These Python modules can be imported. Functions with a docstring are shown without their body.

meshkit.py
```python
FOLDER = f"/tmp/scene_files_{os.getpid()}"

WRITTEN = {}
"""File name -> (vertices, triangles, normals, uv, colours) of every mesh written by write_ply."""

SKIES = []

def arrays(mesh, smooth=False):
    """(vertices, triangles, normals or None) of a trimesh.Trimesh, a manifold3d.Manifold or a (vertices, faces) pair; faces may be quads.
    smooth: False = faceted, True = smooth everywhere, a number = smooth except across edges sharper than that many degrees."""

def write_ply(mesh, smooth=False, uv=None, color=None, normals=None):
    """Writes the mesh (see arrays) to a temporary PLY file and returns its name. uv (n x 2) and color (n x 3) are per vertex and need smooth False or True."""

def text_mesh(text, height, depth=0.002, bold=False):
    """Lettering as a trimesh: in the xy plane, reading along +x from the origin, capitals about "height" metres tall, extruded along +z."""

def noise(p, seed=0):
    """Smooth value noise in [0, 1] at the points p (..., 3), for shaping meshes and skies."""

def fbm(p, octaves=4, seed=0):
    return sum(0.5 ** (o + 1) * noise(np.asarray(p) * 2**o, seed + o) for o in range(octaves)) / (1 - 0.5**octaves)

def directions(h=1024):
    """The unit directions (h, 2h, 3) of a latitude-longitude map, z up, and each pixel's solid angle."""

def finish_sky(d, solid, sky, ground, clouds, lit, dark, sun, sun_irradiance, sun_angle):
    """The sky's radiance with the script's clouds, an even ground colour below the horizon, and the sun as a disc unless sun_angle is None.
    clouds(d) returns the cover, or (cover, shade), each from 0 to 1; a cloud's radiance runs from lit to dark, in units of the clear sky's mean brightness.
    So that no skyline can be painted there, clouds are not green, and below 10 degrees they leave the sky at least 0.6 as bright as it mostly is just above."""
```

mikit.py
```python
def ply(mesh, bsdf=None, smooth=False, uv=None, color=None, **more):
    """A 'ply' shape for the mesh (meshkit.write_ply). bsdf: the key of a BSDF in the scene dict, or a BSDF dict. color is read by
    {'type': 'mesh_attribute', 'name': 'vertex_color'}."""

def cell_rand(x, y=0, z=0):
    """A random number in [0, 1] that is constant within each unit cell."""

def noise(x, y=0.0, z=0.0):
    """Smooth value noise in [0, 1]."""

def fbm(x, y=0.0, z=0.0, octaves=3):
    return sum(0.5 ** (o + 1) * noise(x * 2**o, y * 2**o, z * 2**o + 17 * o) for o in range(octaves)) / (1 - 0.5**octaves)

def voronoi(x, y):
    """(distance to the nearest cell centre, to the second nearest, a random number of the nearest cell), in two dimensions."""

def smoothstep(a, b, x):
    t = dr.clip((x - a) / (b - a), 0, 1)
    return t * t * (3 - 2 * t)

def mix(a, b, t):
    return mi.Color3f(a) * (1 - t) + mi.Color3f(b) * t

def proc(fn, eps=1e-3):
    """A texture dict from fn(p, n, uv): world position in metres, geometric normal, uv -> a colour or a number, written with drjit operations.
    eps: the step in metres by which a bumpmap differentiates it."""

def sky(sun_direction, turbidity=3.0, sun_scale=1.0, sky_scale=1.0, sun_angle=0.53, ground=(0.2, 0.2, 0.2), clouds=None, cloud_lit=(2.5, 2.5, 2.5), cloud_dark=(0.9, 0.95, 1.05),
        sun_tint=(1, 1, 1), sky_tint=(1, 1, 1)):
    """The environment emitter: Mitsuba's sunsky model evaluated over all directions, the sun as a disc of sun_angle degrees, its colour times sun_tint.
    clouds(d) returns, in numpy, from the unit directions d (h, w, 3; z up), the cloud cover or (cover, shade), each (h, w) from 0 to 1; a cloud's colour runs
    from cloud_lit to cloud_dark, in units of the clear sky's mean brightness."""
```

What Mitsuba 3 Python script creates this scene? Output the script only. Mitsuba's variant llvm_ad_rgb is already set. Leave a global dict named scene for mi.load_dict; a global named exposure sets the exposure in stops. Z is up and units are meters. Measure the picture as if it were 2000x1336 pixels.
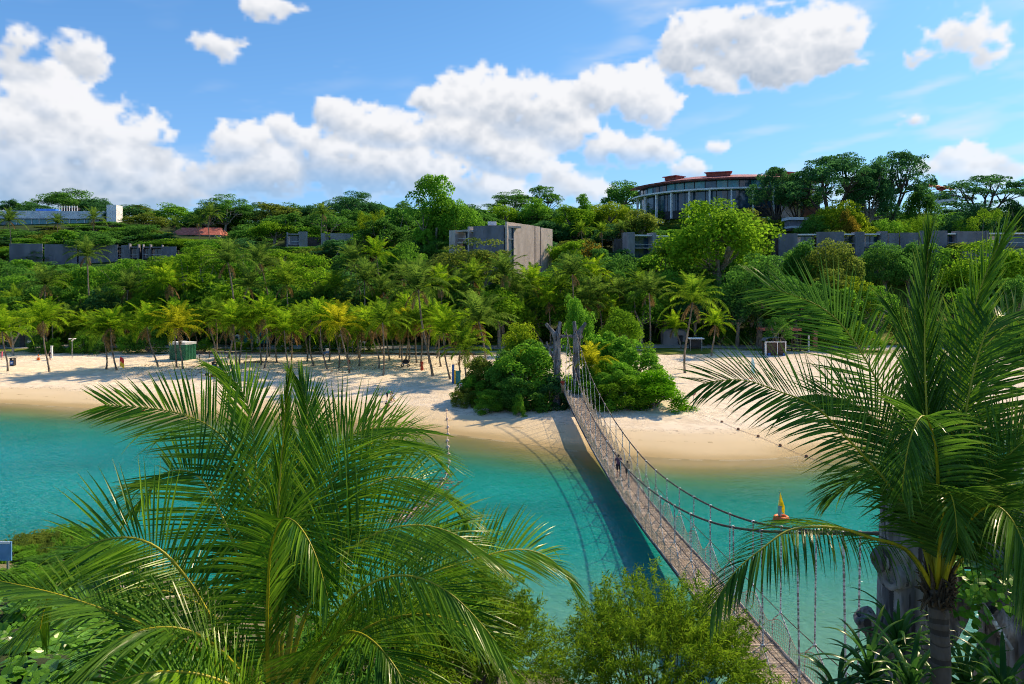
import math
import numpy as np, trimesh, manifold3d
import mitsuba as mi, drjit as dr
import mikit, meshkit
from mikit import ply, proc, noise, fbm, voronoi, cell_rand, smoothstep, mix

T = mi.ScalarTransform4f
scene, labels = {}, {}
exposure = 2.17

# ------------------------------------------------------------------ camera: 16.5 m above the water, level, lens shifted down
F, YH, CH = 1450.0, 540.0, 16.5          # focal length and horizon row in pixels of a 2000 x 1336 picture, eye height
scene['camera'] = {'type': 'perspective', 'fov': math.degrees(2 * math.atan(1000 / F)), 'fov_axis': 'x', 'near_clip': 0.1, 'far_clip': 8000.0,
                   'principal_point_offset_y': (668 - YH) / 1336.0,
                   'to_world': T().look_at(origin=[0, 0, CH], target=[0, 1, CH], up=[0, 0, 1])}

# ------------------------------------------------------------------ sky and sun: low sun over the hill, to the right
SUN_AZ, SUN_EL = 48.0, 41.0
sa, se = math.radians(SUN_AZ), math.radians(SUN_EL)
SUN = np.array([math.sin(sa) * math.cos(se), math.cos(sa) * math.cos(se), math.sin(se)])
CLOUDS = [(-33.0, 7.9, 3.9, 3.6, 1), (-29.8, 8.5, 3.6, 3.8, 1), (-32.1, 10.9, 2.6, 2.0, 1), (-33.5, 14.4, 1.4, 1.8, 0.8), (-30.4, 14.4, 1.9, 1.7, 0.85), (-28.0, 6.9, 4.0, 2.8, 1), (-26.1, 8.5, 1.9, 2.5, 1), (-31.3, 5.4, 6.4, 2.0, 1), (-24.8, 5.7, 3.6, 1.8, 0.9), (-33.0, 13.0, 1.9, 1.3, 0.8), (-20.1, 9.2, 2.6, 1.7, 1), (-17.1, 10.4, 1.7, 1.4, 1), (-19.0, 7.4, 4.6, 1.9, 0.95), (-21.5, 7.0, 2.7, 1.5, 0.85), (-13.2, 12.1, 1.5, 1.5, 1), (-11.7, 11.1, 2.7, 1.9, 1), (-9.0, 10.4, 2.9, 2.0, 1), (-13.6, 8.8, 3.7, 2.3, 1), (-9.4, 7.7, 6.2, 2.1, 1), (-5.9, 13.1, 1.5, 1.2, 1), (-2.8, 13.0, 3.4, 2.2, 1), (0.4, 12.3, 4.0, 2.6, 1), (-4.3, 10.5, 3.5, 2.4, 1), (-0.8, 9.4, 4.3, 2.0, 1), (3.6, 13.0, 2.8, 2.0, 0.95), (6.3, 13.9, 2.3, 1.8, 0.95), (4.3, 10.9, 3.1, 1.8, 0.8), (9.8, 13.6, 1.9, 2.5, 0.85), (11.3, 12.2, 1.7, 1.4, 0.6), (9.0, 9.3, 2.7, 1.4, 0.9), (7.1, 9.7, 1.6, 1.2, 0.8), (10.5, 9.6, 1.3, 1.1, 0.8), (3.9, 7.6, 1.6, 1.5, 0.9), (5.1, 6.7, 2.4, 1.2, 0.8), (13.2, 7.8, 1.9, 0.8, 0.8), (-1.6, 6.7, 3.2, 1.6, 0.9), (13.2, 16.6, 2.2, 2.3, 1), (15.4, 17.2, 2.2, 1.9, 1), (18.0, 17.1, 2.7, 2.0, 1), (21.1, 16.5, 2.4, 2.0, 1), (23.5, 15.7, 2.0, 1.7, 1), (19.0, 15.3, 5.3, 1.7, 1), (14.7, 14.0, 2.0, 1.1, 0.7), (28.3, 10.6, 1.2, 0.8, 0.75), (30.8, 7.8, 1.5, 1.4, 0.75), (33.2, 7.1, 1.7, 0.9, 0.7), (29.2, 7.2, 1.2, 0.9, 0.6), (31.8, 6.7, 2.6, 1.0, 0.7), (15.4, 9.4, 1.3, 0.8, 0.5), (-18.3, 18.6, 2.1, 1.1, 0.6), (-16.7, 18.8, 1.6, 0.9, 0.5), (-21.6, 15.8, 1.9, 1.2, 0.6), (-20.1, 16.4, 0.9, 0.7, 0.6), (31.0, 15.8, 2.6, 2.0, 0.40), (32.7, 14.6, 1.6, 2.0, 0.38), (28.9, 15.2, 1.6, 1.4, 0.36)]
def far_clouds():
    r = np.random.default_rng(4)
    out = []
    for az in np.arange(42, 320, 3.4):                     # the same kind of cumulus goes on round the rest of the sky
        if r.random() < .8:
            e = 6 + 10 * r.random() ** 1.6
            out.append((az if az <= 180 else az - 360, e, 1.6 + 3 * r.random(), 1.2 + 1.4 * r.random(), .7 + .3 * r.random()))
    return out
CLOUDS = CLOUDS + far_clouds()

def sky_clouds(d):
    az, el = np.degrees(np.arctan2(d[..., 0], d[..., 1])), np.degrees(np.arcsin(np.clip(d[..., 2], -1, 1)))
    n1 = meshkit.fbm(d * 13.0, 3, 11) - .5
    n2 = meshkit.fbm(d * 13.0 + 40, 3, 12) - .5
    bill = 1 - np.abs(2 * meshkit.fbm(d * 38, 5, 3) - 1) * 1.9          # cauliflower edges
    fine = meshkit.fbm(d * 120, 4, 5) - .5
    S = np.zeros(az.shape); top = np.zeros(az.shape); KS = 5.0
    rows = np.arange(az.shape[0])
    for a, e, ra, re, w in CLOUDS:
        w = w * .78 if ra < 1.5 else w
        m = (np.abs(el[:, 0] - e) < 3.2 * re + 3)
        if not m.any(): continue
        r = rows[m]; sl = slice(r[0], r[-1] + 1)
        da = (az[sl] - a + 180) % 360 - 180
        u = (da + 3.0 * n1[sl]) / ra; v = (el[sl] - e + 2.2 * n2[sl]) / re
        v = np.where(v < 0, v * 1.1, v)
        g = np.exp(KS * np.maximum(w - (u * u + v * v) * .8, -2.5))
        S[sl] += g; top[sl] += g * np.clip(v + .45 * u, -1.6, 1.6)
    top = top / np.maximum(S, 1e-9); S = np.log(S + math.exp(-2.5 * KS)) / KS
    mid = meshkit.fbm(d * 24 + 7, 5, 31) - .5
    dens = S + 1.0 * mid + .8 * (bill - .55) + .36 * fine - .04
    cover = np.clip(dens / .52, 0, 1); cover = cover * cover * (3 - 2 * cover)
    thick = np.clip((S + .25 * bill) / 1.0, 0, 1)
    soft = 1 - .28 * np.clip((10.5 - el) / 8, 0, 1)
    cover = cover * (.98 * soft) * (1 - .52 * np.clip((-top + .1) / .95, 0, 1) * np.clip((13.5 - el) / 5, 0, 1))
    wisp = meshkit.fbm(np.stack([(az * .12 + el * .35), el * .9 - az * .18, 0 * el], -1), 5, 21)
    wmask = meshkit.fbm(np.stack([az * .07, el * .16, 0 * el + 3], -1), 3, 22)
    wc = np.clip((wisp - .5) * 2.4, 0, 1) * np.clip((wmask - .40) * 4.5, 0, 1) * .7
    haze = .44 * np.exp(-np.clip(el, 0, 90) / 7.0) + .015
    low = np.clip((9.5 - el) / 6, 0, 1) * np.clip((4 - az) / 14, 0, 1)
    shade = np.clip(.34 - .60 * top + .46 * low - .75 * mid + .5 * (.58 - bill) - .3 * fine, 0, 1) * np.clip(dens / .5, 0, 1)
    shade = np.where(cover > .02, shade, 0)
    tot = 1 - (1 - cover) * (1 - wc) * (1 - haze)
    sh = (cover * shade + (1 - cover) * (wc * .12 + haze * .5)) / np.maximum(cover + (1 - cover) * (wc + haze), 1e-4)
    return tot, sh
scene['sky'] = mikit.sky(SUN.tolist(), turbidity=3.0, clouds=sky_clouds, sky_scale=.90, sun_angle=1.3, cloud_lit=(2.75, 2.75, 2.8), cloud_dark=(1.10, 1.34, 1.68), sky_tint=(.50, .90, 1.20), sun_tint=(1, .95, .86))

# ------------------------------------------------------------------ the lie of the land
_px = np.array([-75, -66, -51.8, -34, -17, -9.4, 0, 5, 11.7, 18, 22.9, 29, 36, 46])
_py = np.array([95.8, 95.7, 93.8, 88, 82.5, 80, 74.8, 72, 67.8, 65.9, 66.5, 70, 75, 82])
SHORE = np.polyfit(_px / 60.0, _py, 6)
def shore(x):
    u = np.clip(np.asarray(x, float), -75, 46) / 60.0
    return np.polyval(SHORE, u)
def shore_dr(x):
    u = dr.clip(x, -75.0, 46.0) / 60.0
    r = mi.Float(float(SHORE[0]))
    for c in SHORE[1:]: r = r * u + float(c)
    return r
BACK = 139.0                                   # where the sand ends
_hy = [139, 150, 163, 175, 190, 215, 245, 280, 320, 360, 430, 700, 3000]
_hz = [1.8, 2.0, 2.2, 5.0, 9.5, 17.5, 25, 33, 39, 41, 40, 10, 2]
_iy = np.array([-80, -35, -25, -18, -10, 0, 8, 14, 26, 40, 120])
_is = np.array([50, 47, 44, 40, 36, 31, 27, 25, 24, 26, 40.0])
def island_edge(x): return np.interp(x, _iy, _is)
def height(x, y):
    """Ground height in metres."""
    x, y = np.broadcast_arrays(np.asarray(x, float), np.asarray(y, float))
    t = y - shore(x)
    z = np.interp(t, [-60, -12, 0, 9, 24, 40, 70], [-3.2, -.9, 0, .62, 1.45, 1.7, 1.8])
    z = np.where(y > BACK, np.interp(y, _hy, _hz) + np.clip((y - 200) / 80, 0, 1) * 5 * (meshkit.noise(np.stack([x / 55, y / 60, 0 * x], -1), 3) - .5), z)
    return z
def island_height(x, y):
    t = island_edge(x) - np.asarray(y, float)
    return np.interp(t, [-12, 0, 2, 7, 16, 40], [-1.4, 0, .6, 2.2, 4.2, 5.5]) + .25 * (meshkit.fbm(np.stack(np.broadcast_arrays(np.asarray(x) / 2.2, np.asarray(y) / 2.2, 0.0), -1), 3, 9) - .5)
def at(px, py, D):
    """The point seen at that pixel of the photograph, D metres ahead."""
    return np.array([(px - 1000) / F * D, D, CH + (YH - py) / F * D])
def on_ground(px, py):
    D = np.arange(45, 420, .25)
    gap = CH + (YH - py) / F * D - height((px - 1000) / F * D, D)
    k = np.argmax(gap < 0) if (gap < 0).any() else len(D) - 1
    return at(px, py, D[k]) * [1, 1, 0] + [0, 0, height((px - 1000) / F * D[k], D[k])]

# ------------------------------------------------------------------ names and labels
def tag(key, label=None, cat=None, group=None, kind=None):
    d = labels.setdefault(key, {})
    for k, v in (('label', label), ('category', cat), ('group', group), ('kind', kind)):
        if v: d[k] = v
    return key
taken = {}
def new(name):
    n = taken.get(name, 0); taken[name] = n + 1
    return name if n == 0 else f'{name}_{n:03d}'
def put(key, mesh, bsdf, smooth=False, **kw):
    key = new(key); scene[key] = ply(mesh, bsdf, smooth, **kw)
    return key
def inst(key, group, m):
    key = new(key); scene[key] = {'type': 'instance', 'to_world': m, 'g': {'type': 'ref', 'id': group}}
    return key

# ------------------------------------------------------------------ materials
def bs(key, d): scene[key] = d; return key
def rgb(*c): return {'type': 'rgb', 'value': list(c)}
def matte(key, c1, c2=None, scale=1.0, rough=.8, bump=0.0, bscale=6.0, spec=.4, metal=0.0, streak=1.0):
    c2 = c2 or c1
    col = rgb(*c1) if c1 == c2 else proc(lambda p, n, uv, a=c1, b=c2, s=scale, k=streak: mix(a, b, smoothstep(.3, .7, fbm(p.x * s, p.y * s, p.z * s * k, 4))))
    d = {'type': 'principled', 'base_color': col, 'roughness': rough, 'specular': spec, 'metallic': metal}
    if bump: d = {'type': 'bumpmap', 'arbitrary': proc(lambda p, n, uv, s=bscale, k=streak: fbm(p.x * s, p.y * s, p.z * s * k, 3), eps=.01), 'scale': bump, 'bsdf': d}
    return bs(key, {'type': 'twosided', 'bsdf': d})
def leaf(key, dark, light, tip=None, rough=.42, trans=1.15, patch=.16, gloss=0.0):
    """Foliage: uv.x is one random number per leaf, uv.y runs along the leaf; patches of tone a few metres wide."""
    tip = tip or light
    def col(p, n, uv, a=dark, b=light, c=tip, s=patch):
        t = dr.clip(.85 * uv.x + .8 * (fbm(p.x * s, p.y * s, p.z * s, 2) - .5) + .1, 0, 1)
        m = mix(a, b, t)
        return mix(m, mi.Color3f(c), smoothstep(.55, 1.0, uv.y) * .6 * smoothstep(.35, .95, uv.x))
    thin = {'type': 'principledthin', 'base_color': proc(col), 'roughness': rough, 'diff_trans': trans, 'eta': 1.5, 'sheen': 0.0}
    if gloss: thin = {'type': 'blendbsdf', 'weight': gloss, 'thin': thin, 'waxy': {'type': 'twosided', 'bsdf': {'type': 'principled', 'base_color': proc(col), 'roughness': rough, 'specular': .45}}}
    return bs(key, thin)
leaf('leaf_dark', (0.059, 0.166, 0.034), (0.148, 0.379, 0.052))
leaf('leaf_mid', (0.088, 0.233, 0.028), (0.233, 0.520, 0.043))
leaf('leaf_bright', (0.104, 0.237, 0.019), (0.285, 0.532, 0.027))
leaf('leaf_lush', (0.09, 0.26, 0.012), (0.24, 0.58, 0.02))
leaf('leaf_yellow', (0.13, 0.25, 0.015), (0.36, 0.50, 0.025))
leaf('leaf_olive', (0.088, 0.165, 0.028), (0.275, 0.363, 0.055))
leaf('leaf_deep', (0.040, 0.133, 0.048), (0.100, 0.284, 0.080))
leaf('leaf_orange', (0.12, 0.14, 0.02), (0.34, 0.26, 0.03))
leaf('palm_green', (0.08, 0.20, 0.015), (0.25, 0.42, 0.025), (0.380, 0.361, 0.057), rough=.36)
leaf('palm_lime', (0.11, 0.29, 0.012), (0.36, 0.55, 0.02), (0.570, 0.475, 0.057), rough=.36)
leaf('palm_gold', (0.27, 0.34, 0.011), (0.55, 0.56, 0.023), (0.600, 0.570, 0.057), rough=.4)
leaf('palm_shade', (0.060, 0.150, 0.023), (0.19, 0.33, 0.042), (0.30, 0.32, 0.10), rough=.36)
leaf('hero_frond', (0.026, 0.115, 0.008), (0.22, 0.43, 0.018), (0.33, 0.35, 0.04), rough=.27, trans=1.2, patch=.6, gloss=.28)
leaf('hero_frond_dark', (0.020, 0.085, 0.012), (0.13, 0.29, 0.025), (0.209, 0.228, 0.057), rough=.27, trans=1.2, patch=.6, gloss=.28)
leaf('spear_leaf', (0.076, 0.190, 0.011), (0.190, 0.380, 0.019), (0.380, 0.418, 0.038), rough=.3, trans=1.2, patch=.6, gloss=.4)
leaf('wattle_leaf', (0.055, 0.15, 0.012), (0.27, 0.44, 0.025), (0.266, 0.266, 0.038), rough=.4, patch=.8)
leaf('vine_leaf', (0.035, 0.13, 0.012), (0.17, 0.40, 0.030), (0.17, 0.40, 0.030), rough=.3, patch=.7, gloss=.45)
leaf('strap_leaf', (0.023, 0.095, 0.019), (0.085, 0.228, 0.034), (0.190, 0.266, 0.038), rough=.27, patch=.8, gloss=.28)
leaf('dry_frond', (.16, .10, .04), (.36, .25, .12), rough=.6, trans=.6)
leaf('grass_blade', (0.095, 0.152, 0.019), (0.266, 0.342, 0.038), (0.418, 0.361, 0.114))
matte('bark', (.16, .135, .11), (.30, .27, .22), 3.0, .9, .02, 9, streak=.3)
matte('bark_pale', (.24, .22, .18), (.42, .38, .32), 2.0, .9, .02, 9, streak=.3)
matte('bark_dark', (.05, .042, .034), (.11, .092, .075), 2.0, .9)
matte('palm_trunk', (.13, .105, .08), (.26, .22, .17), 1.5, .9)
matte('midrib', (.27, .27, .008), (.44, .38, .012), 3.0, .45)
matte('fibre', (.035, .026, .016), (.12, .085, .05), 18.0, .95, .02, 40, streak=.2)
def ringed(p, n, uv):
    r = fbm(p.x * 3, p.y * 3, p.z * 2, 2)
    band = smoothstep(.35, .5, noise(p.z * 21 + 2.2 * r)) * .6 + .4
    return mix((.02, .016, .013), (.12, .098, .078), band * (.5 + .7 * fbm(p.x * 14, p.y * 14, p.z * 5, 3)))
bs('ringed_trunk', {'type': 'twosided', 'bsdf': {'type': 'bumpmap', 'arbitrary': proc(lambda p, n, uv: noise(p.z * 21 + 2.2 * fbm(p.x * 3, p.y * 3, p.z * 2, 2)) + .4 * fbm(p.x * 30, p.y * 30, p.z * 12, 2), eps=.004), 'scale': .02,
   'bsdf': {'type': 'principled', 'base_color': proc(ringed), 'roughness': .9, 'specular': .3}}})
# ------------------------------------------------------------------ sand, water, hill, island, road
def sand_colour(p, n, uv):
    t = p.y - shore_dr(p.x) + 3.0 * (fbm(p.x * .11, p.y * .35, 0, 3) - .5)
    wet = mix((.36, .275, .135), (.53, .43, .265), smoothstep(.2, 3.5, t))
    wet = mix(wet, (.575, .48, .325), smoothstep(3.0, 8.5, t) * (.7 + .3 * noise(p.x * .3, p.y * 1.1)))
    mott = fbm(p.x * 1.5, p.y * 1.5, 3.0, 4)
    dry = mix((.585, .50, .375), (.68, .60, .47), smoothstep(.25, .7, mott))
    dry = mix(dry, (.53, .445, .325), .4 * smoothstep(.56, .72, fbm(p.x * .16, p.y * .2, 8.0, 3)))
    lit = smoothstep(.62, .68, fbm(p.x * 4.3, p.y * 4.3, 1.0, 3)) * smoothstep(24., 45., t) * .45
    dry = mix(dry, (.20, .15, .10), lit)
    line = smoothstep(.66, .74, fbm(p.x * 2.3, p.y * 5, 5.0, 2)) * smoothstep(1.6, .0, dr.abs(t - 9.3))
    c = mix(wet, dry, smoothstep(8.2, 10.2, t))
    c = mix(c, (.16, .12, .08), .55 * line)
    prints = smoothstep(.74, .80, noise(p.x * 1.35, p.y * 3.1, 2.0)) * smoothstep(.5, .1, dr.abs(t - 4.6 - .8 * noise(p.x * .1)))
    return mix(c, (.28, .21, .11), .6 * prints)
def sand_bump(p, n, uv):
    t = p.y - shore_dr(p.x)
    return fbm(p.x * 1.6, p.y * 1.6, 0, 4) * smoothstep(7., 13., t) + .12 * fbm(p.x * .6, p.y * 2.5, 0, 3)
bs('sand', {'type': 'twosided', 'bsdf': {'type': 'bumpmap', 'arbitrary': proc(sand_bump, eps=.06), 'scale': .07, 'bsdf': {'type': 'principled', 'base_color': proc(sand_colour), 'roughness': .85, 'specular': .25}}})
def sheet(xs, ys_of, n):
    """A sheet over x positions xs with n rows between the two curves ys_of(x)."""
    a, b = ys_of
    t = np.linspace(0, 1, n)
    X = np.repeat(xs[:, None], n, 1); Y = a[:, None] * (1 - t) + b[:, None] * t
    i, j = np.meshgrid(np.arange(len(xs) - 1), np.arange(n - 1), indexing='ij')
    q = np.stack([i * n + j, (i + 1) * n + j, (i + 1) * n + j + 1, i * n + j + 1], -1).reshape(-1, 4)
    return X, Y, q
xs = np.concatenate([np.linspace(-600, -110, 50)[:-1], np.arange(-110, 110, .6), np.linspace(110, 600, 50)])
X, Y, q = sheet(xs, (shore(xs) - 9, np.full(len(xs), BACK)), 130)
Z = height(X, Y)
tt = Y - shore(X)
Z = Z + np.clip((tt - 8) / 6, 0, 1) * np.clip((BACK - Y) / 2, 0, 1) * (.22 * (meshkit.fbm(np.stack([X * .7, Y * .7, 0 * X], -1), 3, 5) - .5) + .3 * (meshkit.fbm(np.stack([X * .12, Y * .15, 0 * X], -1), 2, 6) - .5))
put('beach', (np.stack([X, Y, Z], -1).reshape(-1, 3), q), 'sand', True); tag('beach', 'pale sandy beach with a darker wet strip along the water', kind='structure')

def water_colour(p, n, uv):
    wob = fbm(p.x * .05, p.y * .09, 0, 3) - .5
    t = shore_dr(p.x) - p.y + 5.0 * wob                               # metres out from the beach
    c = mix((.31, .25, .125), (.19, .185, .07), smoothstep(.0, 3.0, t))
    c = mix(c, (.05, .155, .07), smoothstep(2.0, 8.0, t))
    c = mix(c, (.006, .18, .14), smoothstep(6.0, 13.0, t))
    c = mix(c, (.003, .21, .19), smoothstep(11.0, 20.0, t))
    c = mix(c, (.002, .185, .215), smoothstep(-18.0, -52.0, p.x) * smoothstep(10.0, 24.0, t) * .85)
    bed = fbm(p.x * .06, p.y * .17, 4.0, 4)
    c = c * (.72 + .56 * bed)
    c = mix(c, (.12, .19, .09), .5 * smoothstep(.60, .70, fbm(p.x * .035, p.y * .8, 9.0, 3)) * smoothstep(16., 4., t) * smoothstep(-15., -40., p.x))
    c = mix(c, (.50, .45, .33), .35 * smoothstep(.5, .62, fbm(p.x * .9, p.y * .9, 2.0, 3)) * smoothstep(.45, .12, dr.abs(shore_dr(p.x) - p.y - .15 - .25 * noise(p.x * .7))))
    near = smoothstep(46.0, 30.0, p.y + 4 * wob + dr.maximum(-p.x - 4, 0) * .35)     # shallow again at the island
    return mix(c, (.11, .26, .195), near * .9)
def waves(p, n, uv):
    w = 3.2 * fbm(p.x * .35, p.y * .5, 0, 2)
    return .40 * noise(p.x * 1.3 + w, p.y * 2.4 + w, 1) + .36 * noise(p.x * 2.9 - w, p.y * 4.6 + w, 2) + .24 * noise(p.x * 7.5 + w, p.y * 11.0, 3)
bs('sea', {'type': 'twosided', 'bsdf': {'type': 'bumpmap', 'arbitrary': proc(waves, eps=.03), 'scale': .10, 'bsdf': {'type': 'principled', 'base_color': proc(water_colour), 'roughness': .14, 'specular': .09}}})
v = np.array([[-900, -300, 0], [900, -300, 0], [900, 110, 0], [-900, 110, 0.]])
put('water', (v, np.array([[0, 1, 2, 3]])), 'sea'); tag('water', 'calm turquoise lagoon, olive in the shallows', kind='structure')

def hill_colour(p, n, uv):
    soil = mix((.030, .045, .014), (.022, .05, .010), fbm(p.x * .3, p.y * .3, 0, 3))
    grass = mix((.07, .115, .014), (.17, .21, .03), fbm(p.x * .5, p.y * .5, 2, 4))
    strip = smoothstep(140.5, 141.5, p.y + 3 * (fbm(p.x * .1, p.y * .1, 5, 2) - .5)) * smoothstep(166., 158., p.y)
    lawn = smoothstep(62., 72., p.x) * smoothstep(230., 214., p.y)
    c = mix(soil, grass, dr.maximum(strip * .9, lawn))
    bare = smoothstep(.46, .58, fbm(p.x * .12, p.y * .25, 7, 4) + .22 * smoothstep(144., 139.5, p.y)) * smoothstep(149.5, 146.5, p.y)
    return mix(c, mix((.46, .385, .28), (.58, .50, .385), noise(p.x * 1.3, p.y * 1.3)), bare)
bs('hill_ground', {'type': 'twosided', 'bsdf': {'type': 'principled', 'base_color': proc(hill_colour), 'roughness': .9, 'specular': .2}})
xs = np.concatenate([np.linspace(-3000, -320, 20)[:-1], np.arange(-320, 320, 4.0), np.linspace(320, 3000, 20)])
ys = np.concatenate([np.arange(139, 260, 3.0), np.arange(260, 480, 8.0), np.linspace(480, 3000, 30)])
X, Y = np.meshgrid(xs, ys, indexing='ij'); n = len(ys)
i, j = np.meshgrid(np.arange(len(xs) - 1), np.arange(n - 1), indexing='ij')
q = np.stack([i * n + j, (i + 1) * n + j, (i + 1) * n + j + 1, i * n + j + 1], -1).reshape(-1, 4)
put('hillside', (np.stack([X, Y, height(X, np.maximum(Y, 139.01))], -1).reshape(-1, 3), q), 'hill_ground', True); tag('hillside', 'wooded hillside with lawn rising behind the beach', kind='structure')

matte('island_soil', (.035, .045, .016), (.13, .115, .06), .8, .9, .05, 5)
matte('vine_earth', (.012, .022, .008), (.03, .045, .012), 2.5, .95)
xs = np.arange(-70, 110, .8); ys = np.linspace(0, 1, 70)
X = np.repeat(xs[:, None], 70, 1); Y = -35 + (island_edge(xs)[:, None] + 9 + 35) * ys
Z = island_height(X, Y); n = 70
i, j = np.meshgrid(np.arange(len(xs) - 1), np.arange(n - 1), indexing='ij')
q = np.stack([i * n + j, (i + 1) * n + j, (i + 1) * n + j + 1, i * n + j + 1], -1).reshape(-1, 4)
put('island_ground', (np.stack([X, Y, Z], -1).reshape(-1, 3), q), 'island_soil', True); tag('island_ground', 'sandy earth of the near islet under the plants', kind='structure')

matte('road_grey', (.26, .25, .235), (.36, .345, .32), .7, .85)
xs = np.arange(-120, 130, 2.0)
def strip(name, ya, yb, lift, bsdf, label, x0=-120, x1=130, wav=0):
    x = np.arange(x0, x1 + .1, 2.0); a = ya + wav * np.sin(x * .06); b = yb + wav * np.sin(x * .06)
    X, Y, q = sheet(x, (a, b), 3)
    put(name, (np.stack([X, Y, height(X, np.maximum(Y, BACK + .01)) + lift], -1).reshape(-1, 3), q), bsdf, True); tag(name, label, kind='structure')
strip('road', 149, 156, .03, 'road_grey', 'pale grey beach road under the trees', wav=1.2)
matte('kerb_stone', (.10, .075, .055), (.19, .15, .115), 2.0)
x = np.arange(-64, -6, 1.0); y = 140.4 + .7 * np.sin(x * .09); z = height(x, np.full(len(x), 140.4))
sec = np.array([[-.15, 0], [-.15, .32], [.15, .32], [.15, -.1]])
V = np.stack([np.repeat(x[:, None], 4, 1), y[:, None] + sec[:, 0], z[:, None] + sec[:, 1] - .02], -1)
m = len(x); i = np.arange(m - 1)[:, None]; k = np.arange(3)[None]
q = np.stack([i * 4 + k, i * 4 + k + 1, (i + 1) * 4 + k + 1, (i + 1) * 4 + k], -1).reshape(-1, 4)
put('kerb', (V.reshape(-1, 3), q), 'kerb_stone'); tag('kerb', 'low brown kerb between the palm grove and the road', kind='structure')

# dry leaves blown about under the palms
rl = np.random.default_rng(44); m = 2600
x = -62 + 58 * rl.random(m); y = 112 + 26 * rl.random(m); k2 = meshkit.noise(np.stack([x * .25, y * .4, 0 * x], -1), 8) > .45; x, y = x[k2], y[k2]
z = height(x, y) + .05; s_ = .10 + .18 * rl.random(len(x)); a = rl.random(len(x)) * 6.283
c, d = np.stack([np.cos(a) * s_, np.sin(a) * s_, 0 * a + .02], -1), np.stack([-np.sin(a) * s_ * .3, np.cos(a) * s_ * .3, 0 * a + .04], -1)
P_ = np.stack([x, y, z], -1); V = np.stack([P_ - c, P_ + d, P_ + c, P_ - d], 1).reshape(-1, 3)
matte('dry_leaf', (.12, .075, .035), (.30, .20, .10), 3, .9)
tag(put('leaf_litter', (V, np.arange(len(V)).reshape(-1, 4)), 'dry_leaf'), 'scattered dry leaves on the sand under the grove palms', kind='stuff')
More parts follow.
